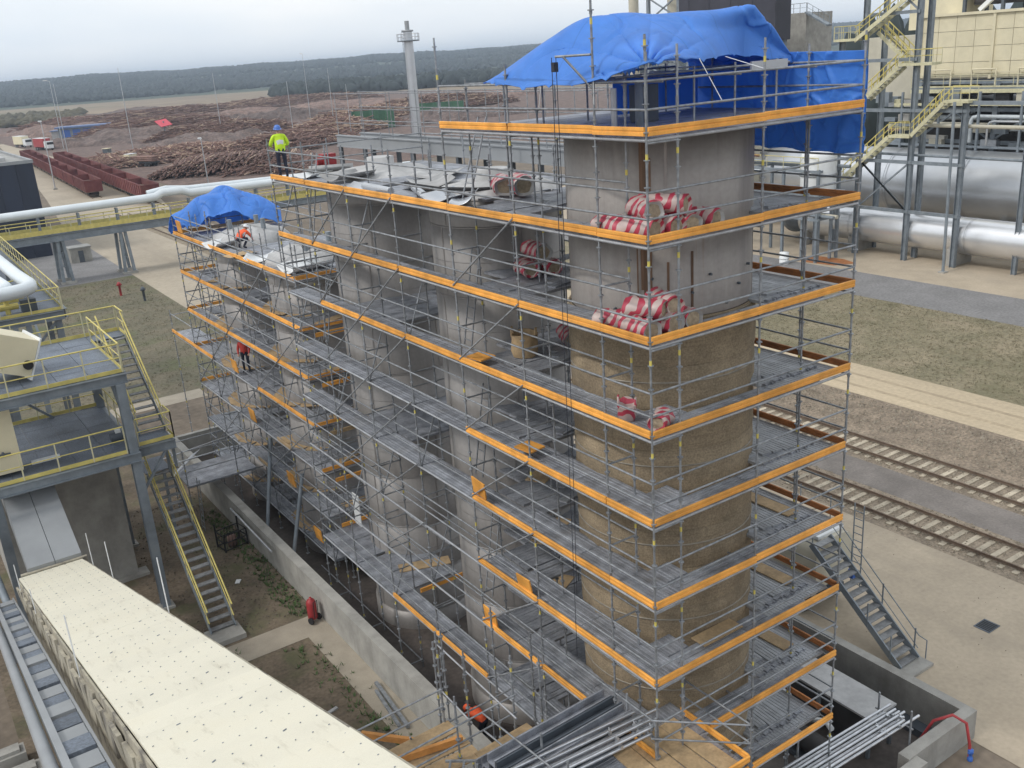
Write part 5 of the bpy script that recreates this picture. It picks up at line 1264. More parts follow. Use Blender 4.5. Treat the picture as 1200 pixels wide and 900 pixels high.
# ------------------------------------------------------------------ pipe bridge across the left
t=thing('pipe_bridge','long pipe bridge with white pipe and yellow kick plates crossing the left background','pipe bridge',(8,99.5,0)); S=Rel(t)
zb=5.0
S.mb('white_pipe',MB().path([(-14,98.9,7.75),(14.2,98.9,7.85),(15.4,98.9,7.9),(16.2,98.9,8.25),(18.4,98.9,8.25),(19.3,98.9,7.85),(31,98.9,7.75),(48,98.9,7.7)],.46,16),M['whitepipe'])
S.mb('white_pipe',MB().path([(14.8,99.9,8.3),(17,99.9,8.6),(19.5,99.9,8.3),(34,99.9,8.0)],.3,12),M['whitepipe'])
for y in (98.2,101.0):
    S.mb('kick_plate',MB().bb((-14,y-.02,5.55),(46,y+.02,6.05)),M['yellow'])
    S.mb('handrail',MB().tube((-14,y,6.75),(46,y,6.75),.05,8),M['yellow'])
    b=MB(); ibeam(b,(-14,y,5.05),(46,y,5.05),.3,.75,.04); S.mb('main_beam',b,M['steel'])
    for i in range(31): S.mb('rail_post',MB().bb((-14+2*i-.04,y-.03,6.05),(-14+2*i+.04,y+.03,6.75)),M['yellowc'])
for i in range(30): S.mb('floor_panel',MB().bb((-13.98+2*i,98.25,5.44),(-12.02+2*i,100.95,5.5)),M['grating'])
for i in range(15):
    x=-13+4*i; S.mb('pipe_saddle',MB().bb((x-.1,98.5,5.5),(x+.1,99.3,7.3)),M['steel'])
for x in (4.6,11.1,24,38,-9):
    for y in (98.4,100.8):
        for dx in (-.35,.35): S.mb('leg',MB().bar((x+dx*1.4,y,.2),(x+dx*.7,y,4.7),.3,.3),M['steel'])
        S.mb('leg_base',MB().bb((x-.8,y-.35,-.02),(x+.8,y+.35,.25)),M['conc'])
    for z in (1.8,3.4): S.mb('leg_tie',MB().bar((x,98.4,z),(x,100.8,z),.12,.12),M['steel'])

t=thing('navy_building','dark navy sheet clad building with a flat grey roof at the left edge','building',(-4,130,0)); S=Rel(t)
for i in range(14): S.mb('wall_sheet',MB().bb((-22.0+2.05*i,119.95+.03*(i%2),-.02),(-19.97+2.05*i,120.15,11.6)),M['navy'])
S.mb('side_wall',MB().bb((6.5,120.15,-.02),(6.7,160,11.6)),M['navy']); S.mb('roof',MB().bb((-22,120.1,11.55),(6.6,160,11.7)),M['roofgrey'])
S.mb('parapet',MB().bb((-22,119.9,11.6),(6.8,120.2,12.0)),M['grey']); S.mb('parapet',MB().bb((6.5,120.2,11.6),(6.8,160,12.0)),M['grey'])
for i in range(3): S.mb('roof_light',MB().bb((-3+0*i,126+9*i,11.7),(4.5,131+9*i,12.2)),M['whitedirty'])
t=thing('small_building','small pale hut behind the left leg of the pipe bridge','hut',(8.5,112,0)); MB().bb((-1.2,-1,-.02),(1.2,1,1.7)).build('wall',M['conc'],t); MB().bb((-1.3,-1.1,1.7),(1.3,1.1,1.85)).build('roof',M['roofgrey'],t); MB().bb((-.3,-1.03,0),(.3,-1,1.4)).build('door',M['steeldk'],t)
for i,(x,y) in enumerate(((8.4,87.0),(9.6,82.5))):
    t=thing('hydrant_post',['red hydrant post on the grass edge by the pale road','dark marker post on the grass edge by the pale road'][i],'post',(x-1.0,y,0)); MB().lathe([(.12,0),(.12,1.0),(.2,1.02),(.2,1.25),(.1,1.4),(0,1.4)],12).build('post_body',M['red'] if i==0 else M['steeldk'],t); MB().tube((-.25,0,1.12),(.25,0,1.12),.07,8).build('outlet',M['red'] if i==0 else M['steeldk'],t)

# ------------------------------------------------------------------ maroon wagons
def wagon_proto():
    t=thing('open_wagon','maroon open goods wagon','railway wagon'); Lw,Wd=14.5,3.0
    for s_ in (-1,1):
        b=MB(); b.bb((s_*(Wd/2-.06)-.05,-Lw/2,1.15),(s_*(Wd/2-.06)+.05,Lw/2,3.25)); b.bb((s_*(Wd/2)-.03,-Lw/2,3.15),(s_*(Wd/2)+.09,Lw/2,3.32))
        for i in range(9): y=-Lw/2+.1+i*(Lw-.2)/8; b.bb((s_*(Wd/2+.03)-.05,y-.08,1.15),(s_*(Wd/2+.03)+.05,y+.08,3.15))
        b.build('side_wall',M['maroon'],t)
    for s_ in (-1,1):
        b=MB(); b.bb((-Wd/2,s_*(Lw/2)-.05,1.15),(Wd/2,s_*(Lw/2)+.05,3.25))
        for x in (-1,0,1): b.bb((x-.07,s_*(Lw/2+.06)-.05,1.15),(x+.07,s_*(Lw/2+.06)+.05,3.2))
        b.build('end_wall',M['maroon'],t)
    MB().bb((-Wd/2+.05,-Lw/2+.05,1.0),(Wd/2-.07,Lw/2-.06,2.1)).build('floor',M['spoil'],t)
    MB().bb((-.5,-Lw/2+.3,.7),(.5,Lw/2-.3,1.0)).build('underframe',M['black'],t)
    for y in (-4.6,4.6):
        b=MB()
        for dy in (-.9,.9):
            for x in (-.76,.76): b.tube((x-.06,y+dy,.6),(x+.06,y+dy,.6),.47,14)
        b.bb((-.95,y-1.4,.5),(.95,y+1.4,.8)); b.build('bogie',M['black'],t)
    return t
def copy_tree(o,parent=None):
    c=o.copy(); C.objects.link(c)
    if parent: c.parent=parent
    for ch in list(o.children): copy_tree(ch,c)
    return c
proto=wagon_proto(); first=True
ordn=['nearest','second','third','fourth','fifth','sixth','seventh','farthest']
for row,(x0,y0,x1,y1,nn) in enumerate(((25.2,188.5,31.0,296,8),(30.1,167,35.6,270,8))):
    for i in range(nn):
        f=i/(nn-1); o=proto if first else copy_tree(proto); first=False
        o.location=(x0+(x1-x0)*f,y0+(y1-y0)*f,.05); o.rotation_euler=(0,0,-math.atan2(x1-x0,y1-y0)); o['group']='maroon open wagons in two rows'
        o['label']=f'{ordn[i]} maroon open wagon of the row '+('beside the pale road' if row==0 else 'beside the timber yard')
for x0,y0,x1,y1,nm in ((24.8,180,32.0,315,'beside the pale road'),(29.7,155,37,300,'beside the timber yard')):
    b=MB(); d=V((x1-x0,y1-y0,0)).normalized(); s_=V((-d.y,d.x,0))
    for k in (-.76,.76): b.bar(V((x0,y0,.08))+s_*k,V((x1,y1,.08))+s_*k,.08,.14)
    struct(b.build('siding_rails',M['rail']))

# trucks on the pale road
def truck(label,x,y,rz,colour):
    t=thing('truck',label,'truck',(x,y,0),(0,0,rz),'trucks on the far road')
    MB().bb((-1.25,-4.5,1.1),(1.25,3.0,3.9)).build('cargo_box',M[colour],t)
    MB().prism([(-1.2,3.3),(1.2,3.3),(1.2,5.1),(.9,5.4),(-.9,5.4),(-1.2,5.1)],.7,3.0).build('cab',M['white'],t)
    MB().bb((-1.1,5.38,1.9),(1.1,5.44,2.7)).build('windscreen',M['black'],t); MB().bb((-.5,-4.4,.7),(.5,5.0,1.1)).build('chassis',M['black'],t)
    MB().bb((-1.28,-4.5,3.9),(1.28,3.0,3.98)).build('box_roof',M['white'],t)
    for yy in (-3.4,-2.2,4.0):
        for s_ in (-1,1): w_=MB().tube((s_*.9,yy,.5),(s_*1.2,yy,.5),.5,14).build('wheel',M['black'],t); MB().tube((s_*1.19,yy,.5),(s_*1.23,yy,.5),.24,10).build('hub',M['grey'],w_)
truck('truck with red box standing at the end of the wagon rows',44,352,R(195),'red')
truck('truck with pale cream box standing behind the red one',42.0,383,R(195),'cream')
t=thing('loader','yellow wheel loader parked behind the wagon rows','loader',(46.5,268,0),(0,0,R(40))); MB().bb((-1.2,-2.5,.9),(1.2,1.5,2.0)).build('body',M['yellow'],t); MB().bb((-.8,-.8,2.0),(.8,.8,3.4)).build('cab',M['steeldk'],t); MB().bb((-.9,-.9,3.4),(.9,.9,3.55)).build('cab_roof',M['cream'],t); MB().prism([(-1.4,3.2),(1.4,3.2),(1.4,4.2),(-1.4,4.2)],.3,1.4).build('bucket',M['steeldk'],t); MB().bar((-.8,1.2,1.6),(-.8,3.3,.9),.2,.3).bar((.8,1.2,1.6),(.8,3.3,.9),.2,.3).build('boom',M['yellow'],t)
for yy in (-1.6,1.0):
    for s_ in (-1,1): MB().tube((s_*1.0,yy,.75),(s_*1.4,yy,.75),.75,14).build('wheel',M['black'],t)
t=thing('log_truck','pale flatbed log truck beside the log heaps','truck',(48.5,240,0),(0,0,R(25))); MB().bb((-1.2,-5,.9),(1.2,3,1.2)).build('flatbed',M['black'],t); MB().bb((-1.2,3.2,.6),(1.2,5.2,3.0)).build('cab',M['cream'],t); MB().bb((-1.25,3.1,3.0),(1.25,5.0,3.12)).build('cab_roof',M['white'],t)
b=MB()
for i in range(5):
    for j in range(3): b.tube((-.95+.45*i,-5,1.45+.42*j),(-.95+.45*i,2.6,1.45+.42*j),.22,8)
b.build('log_load',M['bark'],t)
for yy in (-3.6,-2.4,4.2):
    for s_ in (-1,1): MB().tube((s_*.9,yy,.5),(s_*1.2,yy,.5),.5,14).build('wheel',M['black'],t)

# ------------------------------------------------------------------ timber yard
def heap(name,label,cx,cy,rx,ry,h,m,rz=0,nx=34,ny=22,rough=.28,cat='heap'):
    b=MB(); vs=[]; ph=rng.uniform(0,6,6)
    for j in range(ny+1):
        for i in range(nx+1):
            u,v=i/nx*2-1,j/ny*2-1; r=math.hypot(u,v); e=max(0,1-max(abs(u),abs(v))**2.2)
            z=h*(e**.6)*(.72+.28*math.sin(u*4+ph[0])*math.cos(v*3+ph[1])+.16*math.sin(u*9+ph[2])+.14*math.sin(v*8+u*5+ph[3]))+random.uniform(-rough,rough)*h*.35*(e>0.05)
            x,y=u*rx,v*ry; vs.append((x*math.cos(rz)-y*math.sin(rz),x*math.sin(rz)+y*math.cos(rz),z-.05 if e>0 else -.3))
    b.add(vs,[(j*(nx+1)+i,j*(nx+1)+i+1,(j+1)*(nx+1)+i+1,(j+1)*(nx+1)+i) for j in range(ny) for i in range(nx)],0,False)
    o=b.build(name,M[m]); o.location=(cx,cy,0); tag(o,label,cat,kind='stuff'); return o
def logs(name,label,cx,cy,rx,ry,h,n,rz,jit,ln=6,rad=.28,mix=.25):
    b=MB()
    for i in range(int(n*2.6)):
        u,v=random.uniform(-1,1),random.uniform(-1,1); e=max(0,1-max(abs(u),abs(v))**2.4)
        x,y=u*rx,v*ry; z=h*e**.6*(.55+.6*random.random())+.2
        X,Y=x*math.cos(rz)-y*math.sin(rz),x*math.sin(rz)+y*math.cos(rz)
        a=rz+random.gauss(0,jit); t_=random.gauss(0,.06+.12*jit); l=ln*random.uniform(.4,1.1)/2; r=rad*random.uniform(.5,1.2)
        d=V((math.cos(a)*math.cos(t_),math.sin(a)*math.cos(t_),math.sin(t_)))*l
        r*=.5; p=V((X,Y,z)); b.tube(p-d,p+d,r,6,1 if random.random()<mix*.6 else 0)
    o=b.build(name,[M['bark'],M['wood']]); o.location=(cx,cy,0); tag(o,label,'log pile',kind='stuff'); return o
YARD=[('stacked brown logs in long layers nearest the pipe bridge',61,206,13,17,3.4,900,R(62),.05,9,.3,.12),
 ('pale jumbled heap of offcuts behind the maroon wagons',58,252,12,24,3.6,1700,R(95),1.2,3.0,.25,.4),
 ('low brown logs in front of the stacked layers',66,193,9,8,2,240,R(50),.2,9,.26,.1),
 ('brown jumbled logs to the right of the stacked layers',92,250,17,14,4.5,700,R(40),.5,7,.28,.15),
 ('reddish log heap in the middle of the timber yard',100,330,22,16,5.5,800,R(30),.5,7,.3,.2),
 ('long log stack behind the pink sheet',96,400,32,10,6.5,900,R(20),.25,7,.3,.2),
 ('tan and orange log heap near the tall mast',128,290,16,14,5,700,R(30),.8,6,.3,.6),
 ('orange log heap behind the gangway rails',158,330,22,14,6,800,R(20),.8,6,.32,.65),
 ('mixed brown log heap at the right of the timber yard',205,360,34,16,6.5,900,R(15),.6,8,.34,.45),
 ('long low log stack far across the timber yard',130,520,50,16,6.5,1000,R(25),.2,9,.36,.3),
 ('farthest pale log stack under the brown field',215,560,60,18,6,900,R(10),.3,9,.36,.45),
 ('dark red log stack at the far left of the timber yard',86,520,24,18,5.5,600,R(40),.2,9,.36,.12)]
for a in YARD: logs('log_pile',*a[:5],a[5]*.78,*a[6:])
HEAPS=[('dark bark heap between the log stacks',84,300,18,16,4.5,'spoildk',.4),('brown bark heap beside the pale offcuts',72,268,12,18,3.6,'spoil',.2),('broad brown bark bank at the back of the yard',120,440,40,18,6,'spoil',.3),
 ('long dark bank behind the maroon wagons',76,360,24,26,5.5,'spoildk',.9),('reddish bank left of the blue roofed shed',72,470,18,38,5,'spoil',.2),('dark bank at the right side of the yard',150,400,30,18,6,'spoildk',.2),
 ('small orange chip heap beside the yellow jacketed worker',119,296,7,6,4.2,'spoiltan',0),('low brown bank in the far yard',190,480,60,22,5,'spoil',.15),('far dark bank under the field edge',150,620,60,22,5.5,'spoildk',.2),('brown bank behind the gangway',240,420,50,20,6,'spoil',.1),
 ('dark bank right of the mast',175,290,30,14,5,'spoildk',.1)]
for lb,cx,cy,rx,ry,h,m,rz in HEAPS: heap('bark_heap',lb,cx,cy,rx,ry,h*.75,m,rz)
sheet('yard_ground',M['spoil'],40,330,175,640,.02)
t=thing('pink_sheet','tilted pink red sheet standing up among the log heaps','sheet',(80,333,0)); MB().box((0,0,6.0),(4.2,.15,4.2),0,Matrix.Rotation(R(-62),3,'X')@Matrix.Rotation(R(-14),3,'Y')).build('panel',M['pink'],t); MB().bb((-.2,-.2,0),(.2,.2,6.6)).build('post',M['steel'],t)
t=thing('yard_shed','long shed with blue grey roof among the log heaps','shed',(72,415,0),(0,0,R(-25))); MB().bb((-11,-4,0),(11,4,4)).build('wall',M['steel'],t); MB().prism([(-12,-5),(12,-5),(12,5),(-12,5)],4,4.6).build('roof',M['shedroof'],t)
for i in range(5): MB().bb((-9.5+4*i,-4.06,.5),(-6.5+4*i,-4,3.4)).build('door',M['blue'],t)
t=thing('yard_shed','smaller pale shed beside the blue roofed shed','shed',(63,420,0),(0,0,R(-25))); MB().bb((-4,-3,0),(4,3,3)).build('wall',M['whitedirty'],t); MB().bb((-4.4,-3.4,3),(4.4,3.4,3.3)).build('roof',M['shedroof'],t)
for i,(x,y,sx,h) in enumerate(((134,282,7,6),(178,315,10,5))):
    t=thing('green_net',['green netting screen near the yellow jacketed worker','green netting screen behind the gangway'][i],'netting',(x,y,0),(0,0,R(-30))); b=MB()
    n=14; vs=[(-sx+2*sx*k/n,.35*math.sin(k*1.3),z) for z in (.2,h*.55,h) for k in range(n+1)]
    b.add(vs,[(q*(n+1)+k,q*(n+1)+k+1,(q+1)*(n+1)+k+1,(q+1)*(n+1)+k) for q in range(2) for k in range(n)]); o=b.build('net',M['green'],t); md=o.modifiers.new('t','SOLIDIFY'); md.thickness=.05
    for k in (-sx,0,sx): MB().bb((k-.12,-.12,0),(k+.12,.12,h+.3)).build('net_post',M['steel'],t)
def lamp(label,x,y,h,head=True):
    t=thing('light_pole',label,'light pole',(x,y,0),(0,0,random.uniform(0,3)),'tall light poles'); MB().tube((0,0,0),(0,0,h),.14,8,0,.07).build('pole',M['bright'],t)
    MB().bb((-.4,-.4,0),(.4,.4,.3)).build('base',M['conc'],t)
    if head:
        MB().tube((0,0,h-.1),(1.2,0,h+.2),.06,6).build('arm',M['bright'],t); MB().bb((.9,-.3,h+.12),(2.1,.3,h+.35)).build('lamp_head',M['white'],t)
POLES=[('pale leaning light pole beside the nearer wagon row',22.2,207,13.5),('light pole with wide lamp head in front of the stacked logs',43.5,172,9),('thin tall pole rising from the pale offcut heap',58,288,24),
 ('thin pole behind the farther wagon row',46,322,21),('thin pole at the end of the wagon rows',49,345,22),('thin tall pole in the middle of the yard',96,322,21),('thin pole left of the scaffold corner',107,285,17),('thin pole just behind the yellow jacketed worker',120,270,15),
 ('pair of thin poles behind the gangway, the farther',150,372,26),('pair of thin poles behind the gangway, the nearer',128,300,20),('far thin pole above the reddish logs',112,520,26),('far thin pole right of the mast',175,330,17)]
for i,(lb,x,y,h) in enumerate(POLES): lamp(lb,x,y,h,i in(0,1,4,8))
# the tall mast
t=thing('observation_mast','tall pale round mast with a railed platform near its top','mast',(97.6,186.5,0))
MB().tube((0,0,0),(0,0,26.9),1.15,18,0,1.0).build('shaft',M['duct'],t); MB().tube((0,0,26.9),(0,0,28.9),.5,12).build('top_pipe',M['grey'],t); MB().lathe([(0,24.6),(2.5,24.6),(2.5,24.85),(0,24.85)],24).build('platform_floor',M['steel'],t)
for z in (25.5,26.2): 
    b=MB(); b.lathe([(2.45,z-.05),(2.53,z-.05),(2.53,z+.05),(2.45,z+.05),(2.45,z-.05)],24); b.build('guardrail',M['bright'],t)
for k in range(14): a=2*PI*k/14; MB().bb((2.49*math.cos(a)-.04,2.49*math.sin(a)-.04,24.85),(2.49*math.cos(a)+.04,2.49*math.sin(a)+.04,26.2)).build('rail_post',M['bright'],t)
MB().lathe([(1.0,26.6),(1.3,26.65),(1.3,26.95),(1.0,27.0)],18).build('collar',M['grey'],t)
b=MB()
for s_ in (-.25,.25): b.tube((-1.45,s_,1),(-1.35,s_,27),.04,5)
for i in range(60): b.tube((-1.44,-.25,1.2+.43*i),(-1.44,.25,1.2+.43*i),.025,4)
b.build('ladder',M['steel'],t)

# ------------------------------------------------------------------ process plant on the right
t=thing('silver_pipe','thick silver insulated pipe on concrete feet, the lower and nearer of two','pipe',(68,30,0)); S=Rel(t)
for i in range(13):
    y1=51-6*i; b=MB(); b.tube((68,y1,2.55),(68,y1-5.97,2.55),1.62,36,0,None,i==0 or i==12)
    b.tube((68,y1-.12,2.55),(68,y1-.02,2.55),1.65,36,0,None,False); S.mb('jacket_section',b,M['alu'])
for y in (50.3,44.6,34.2,23,12): S.mb('foot',MB().bb((66.5,y-.35,-.02),(69.4,y+.35,1.5)),M['conc'])
S.mb('end_elbow',MB().path([(68,51,2.55),(68,52.2,2.5),(68.8,53.2,2.2),(70.5,53.4,2.0),(74,53.4,2.0)],1.5,24),M['steeldk'])
t=thing('silver_duct','huge dull silver duct behind the lower pipe','duct',(76,38,0)); S=Rel(t)
for i in range(8):
    y1=62-8*i; b=MB(); b.tube((76.2,y1,5.6),(76.2,y1-7.96,5.6),3.25,40,0,None,i in(0,7)); b.tube((76.2,y1-.25,5.6),(76.2,y1-.05,5.6),3.3,40,0,None,False); S.mb('duct_section',b,M['duct'])
for y in (58,46,34,22,10): S.mb('saddle',MB().bb((73.6,y-.3,-.02),(78.8,y+.3,2.9)),M['conc'])
t=thing('panelled_building','large cream building clad in square sheet panels','building',(84,30,0)); S=Rel(t)
PM=MB().box((0,0,0),(.12,1.86,1.40)).mesh('wall_panel',M['cream'])
for j in range(4):
    for i in range(22):
        S.put('wall_panel',PM,(80+random.uniform(-.01,.01),46.5-1.9*i,16.05+1.44*j))
for i in range(6): S.mb('pilaster',MB().bb((79.78,47.4-7.6*i-.14,15.2),(79.93,47.4-7.6*i+.14,21.2)),M['cream'])
S.mb('core',MB().bb((80.1,5,15.2),(92,47.4,21.1)),M['tank']); S.mb('eaves',MB().bb((79.7,5,21.1),(92.2,47.6,21.35)),M['cream'])
S.mb('hatch_opening',MB().bb((79.9,30.0,15.7),(79.95,30.7,16.9)),M['black'])
S.mb('side_block',MB().bb((82,47.4,13.2),(92,55,19.5)),M['tank'])
for y in (47.2,39,31,23,15,7):
    b=MB(); b.bb((79.9,y-.25,0),(80.4,y+.25,15.2)); S.mb('column',b,M['steel'])
    b=MB(); b.bb((90,y-.25,0),(90.5,y+.25,15.2)); S.mb('column',b,M['steel'])
for z in (9.2,12.3,14.9):
    b=MB(); b.bb((79.95,5,z-.18),(80.35,47.4,z+.18)); S.mb('beam',b,M['steel'])
for i in range(5):
    y=47.2-8*i; S.mb('bracing',MB().bar((80.1,y,9.3),(80.1,y-4,12.1),.2,.2),M['steel']); S.mb('bracing',MB().bar((80.1,y-8,9.3),(80.1,y-4,12.1),.2,.2),M['steel'])
S.mb('inner_floor',MB().bb((81,5,12.6),(92,47,12.9)),M['steeldk'])
for i in range(26):
    y=random.uniform(7,54); z=random.choice([9.4,10.6,13.0,13.4]); hh=random.uniform(.8,1.9)
    S.mb('equipment_box',MB().bb((81.5+random.random()*3,y-random.uniform(.5,1.6),z),(86+random.random()*2,y+random.uniform(.4,1.2),z+hh)),M[random.choice(['darkint','darkint','steel','tank','maroon','navy'])])
for i in range(9):
    z=random.uniform(8.8,14.6); y=random.uniform(12,40); S.mb('pipe_run',MB().tube((80.9+.15*i,y-9,z),(80.9+.15*i,y+9,z),random.uniform(.1,.3),8),M[random.choice(['tank','whitepipe','steel','alu'])])
rs=random.Random(5)
for i in range(46):
    y=rs.uniform(8,50); z=rs.choice([8.9,9.5,10.2,11.2,12.6,13.1]); x=rs.uniform(77.6,79.4)
    S.mb('equipment_box',MB().bb((x,y,z),(x+.6,y+rs.uniform(.5,2.6),z+rs.uniform(.25,1.2))),M[rs.choice(['tank','steel','steel','duct','bark','yellowc','darkint','conc'])])
for i in range(14):
    y=rs.uniform(10,46); x=77.2+rs.random(); z0=rs.uniform(8.6,10.5); z1=rs.uniform(11,14)
    S.mb('pipe_run',MB().path([(x,y,z0),(x,y,z1-.4),(x,y-.2,z1-.1),(x,y-.6,z1),(x,y-rs.uniform(2,8),z1)],rs.uniform(.08,.2),8),M[rs.choice(['tank','whitepipe','steel','alu'])])
for z in (9.0,10.9,12.9): S.mb('front_beam',MB().bb((77.0,5,z),(77.2,48,z+.22)),M['yellowc'] if z>12 else M['steel'])
for i in range(11): S.mb('front_post',MB().bb((76.95,47-4.1*i,8.8),(77.15,47.2-4.1*i,14.2)),M['steel'])
S.mb('back_wall',MB().bb((92.0,4,0),(92.3,56,13)),M['darkint'])
S.mb('walkway',MB().bb((78.2,5,14.35),(79.9,47,14.5)),M['steel']); S.mb('walkway_beam',MB().bb((78.1,5,14.0),(78.3,47,14.35)),M['yellowc'])
railing(S,(78.2,47,14.5),(78.2,5,14.5),h=1.15,n=24,col='yellowc')
S.mb('upper_rail',MB().bb((79.6,5,15.75),(79.68,47,15.85)),M['cream'])
for i in range(9): S.mb('gooseneck_rail',MB().path([(79.5,46-4.6*i,14.5),(79.5,46-4.6*i,16.1),(79.5,43.6-4.6*i,16.1),(79.5,43.6-4.6*i,14.5)],.09,6),M['cream'])
# upper works on its roof
t=thing('roof_plant','rusty brown steel frame and chimneys standing above the cream building roof','roof plant',(86,40,21.3)); S=Rel(t)
for y in (45.5,41.5,37.5):
    for x in (84,88): S.mb('frame_post',MB().bb((x-.15,y-.15,21.3),(x+.15,y+.15,27)),M['steeldk'])
for z in (22.6,24.8): S.mb('frame_beam',MB().bb((83.9,37.4,z),(84.2,45.6,z+.3)),M['steeldk'])
S.mb('filter_box',MB().bb((84.8,39,22),(89,45,26)),M['darkint']); S.mb('dust_pipe',MB().tube((84.5,36.4,21.3),(84.5,36.4,27),.35,12),M['tank']); S.mb('dust_pipe',MB().tube((84.5,35.2,21.3),(84.5,35.2,28),.3,12),M['tank'])
S.mb('hopper',MB().bb((84.5,46,20),(90,52,25)),M['cream']); S.mb('slanted_chute',MB().bar((83.6,43.6,21.5),(83.6,41.8,23.0),.4,.4),M['white'])
# stair tower
t=thing('stair_tower','steel frame with zigzag yellow railed stairs in front of the cream building','stair tower',(66.5,40,0)); S=Rel(t)
for x,y,z1 in ((66.2,38.55,26),(67.8,38.55,26),(66.2,33.7,14.2),(66.2,43.9,24),(69.5,44.2,25),(66.5,46.6,19.5)):
    b=MB(); hcol(b,x,y,.0,z1,.42); S.mb('column',b,M['steel'])
S.mb('slender_column',MB().tube((64,33.2,.1),(64,33.4,14.3),.13,10),M['steel']); S.mb('column_base',MB().bb((63.7,32.9,-.02),(64.3,33.5,.12)),M['conc'])
for z in (4.5,8.9,13.4,17.7,21.6): S.mb('beam',MB().bb((66.05,33.4 if z<15 else 38.5,z-.14),(66.35,46.6 if z<20 else 44,z+.14)),M['steel'])
for (y0,z0,y1,z1) in ((43.9,4.5,38.6,8.9),(43.9,8.9,38.6,4.5),(38.6,4.5,43.9,8.9),(46.6,8.9,43.9,13.4),(43.9,17.7,46.6,13.4),(38.6,21.6,43.9,26)):
    S.mb('bracing',MB().bar((66.2,y0,z0),(66.2,y1,z1),.14,.14),M['steel'])
S.mb('gusset_beam',MB().bb((66.1,20,13.9),(66.4,33.6,14.2)),M['steel']); S.mb('pipe_run',MB().tube((66.8,8,12.0),(66.8,38,12.1),.17,10),M['tank']); S.mb('pipe_run',MB().tube((66.8,8,9.4),(66.8,44,9.5),.12,8),M['steel'])
for y in (28.5,23,17,11): 
    b=MB(); hcol(b,66.8,y,0,14,.36); S.mb('column',b,M['steel'])
def flight(x,y0,z0,y1,z1):
    for dx in (0,1.1):
        S.mb('stair_stringer',MB().bar((x+dx,y0,z0-.1),(x+dx,y1,z1-.1),.08,.34),M['yellowc'])
        a=V((x+dx,y0,z0)); b_=V((x+dx,y1,z1)); S.mb('handrail',MB().tube(a+V((0,0,1.05)),b_+V((0,0,1.05)),.05,6),M['yellow']); S.mb('mid_rail',MB().tube(a+V((0,0,.55)),b_+V((0,0,.55)),.035,6),M['yellow'])
        for i in range(6): p=a+(b_-a)*((i+.5)/6); S.mb('rail_post',MB().bar(p,p+V((0,0,1.05)),.06,.06),M['yellow'])
    b=MB(); n=10
    for i in range(n):
        f=(i+.5)/n; b.bb((x+.06,y0+(y1-y0)*f-.14,z0+(z1-z0)*f-.03),(x+1.04,y0+(y1-y0)*f+.14,z0+(z1-z0)*f))
    S.mb('stair_treads',b,M['grating'])
def landing(x,y0,y1,z):
    S.mb('landing_floor',MB().bb((x-.1,y0,z-.22),(x+1.3,y1,z)),M['yellowc'])
    for p0,p1 in (((x-.05,y0,z),(x-.05,y1,z)),((x+1.25,y0,z),(x+1.25,y1,z))): railing(S,p0,p1,h=1.1,n=3,toe=False,col='yellow')
flight(65.6,47.5,5.0,43.2,9.0) if False else None
flight(65.6,45.6,7.0,40.6,11.2); landing(65.6,38.4,40.5,11.3); flight(65.6,38.3,11.4,35.4,14.2); landing(65.6,33.1,35.4,14.3)
flight(65.8,43.6,14.4,40.1,17.2); landing(65.8,36.8,40.1,17.4); flight(67.2,40.0,17.4,43.4,20.2)
flight(65.8,44.8,19.6,38.8,23.4); landing(65.8,44.6,47,19.7)
railing(S,(65.8,47,19.7),(67.1,47,19.7),h=1.1,n=2,toe=False,col='yellow')
t=thing('white_vessel','white upright vessel below the hanging blue sheet','vessel',(62,45.2,0)); MB().lathe([(0,6.2),(1.5,6.3),(1.62,6.6),(1.62,9.6),(1.5,10.1),(0,10.4)],28).build('shell',M['white'],t)
for k in range(4): a=PI/4+k*PI/2; MB().bb((1.3*math.cos(a)-.12,1.3*math.sin(a)-.12,0),(1.3*math.cos(a)+.12,1.3*math.sin(a)+.12,6.5)).build('leg',M['steel'],t)
MB().lathe([(1.63,7.9),(1.72,7.9),(1.72,8.1),(1.63,8.1)],28).build('band',M['grey'],t)
t=thing('pipe_rack','grey steel pipe rack with small pipes behind the big tower','pipe rack',(61.5,50,0)); S=Rel(t)
for y in (44,48,52,56,60):
    for x in (60.5,63.5): S.mb('post',MB().bb((x-.12,y-.12,0),(x+.12,y+.12,8.6)),M['steel'])
for z in (4.0,6.2,8.4):
    for x in (60.5,63.5): S.mb('beam',MB().bb((x-.1,43.8,z-.12),(x+.1,60.2,z+.12)),M['steel'])
    for y in (44,48,52,56,60): S.mb('cross_beam',MB().bb((60.6,y-.09,z-.1),(63.4,y+.09,z+.1)),M['steel'])
for i,(z,m) in enumerate(((4.3,'steel'),(4.3,'tank'),(6.5,'duct'),(6.5,'steel'),(8.7,'steel'))): S.mb('pipe',MB().tube((61.0+.5*i,42.5,z),(61.0+.5*i,62,z),.16+.03*(i%2),10),M[m])
railing(S,(60.4,44,8.55),(60.4,60,8.55),n=8,toe=False)
t=thing('process_building','brown and grey low plant building behind the pipe rack','building',(76,72,0)); S=Rel(t)
S.mb('wall',MB().bb((72,62,-.02),(90,84,10.5)),M['tank']); S.mb('roof',MB().bb((71.6,61.6,10.5),(90.4,84.4,10.9)),M['roofgrey'])
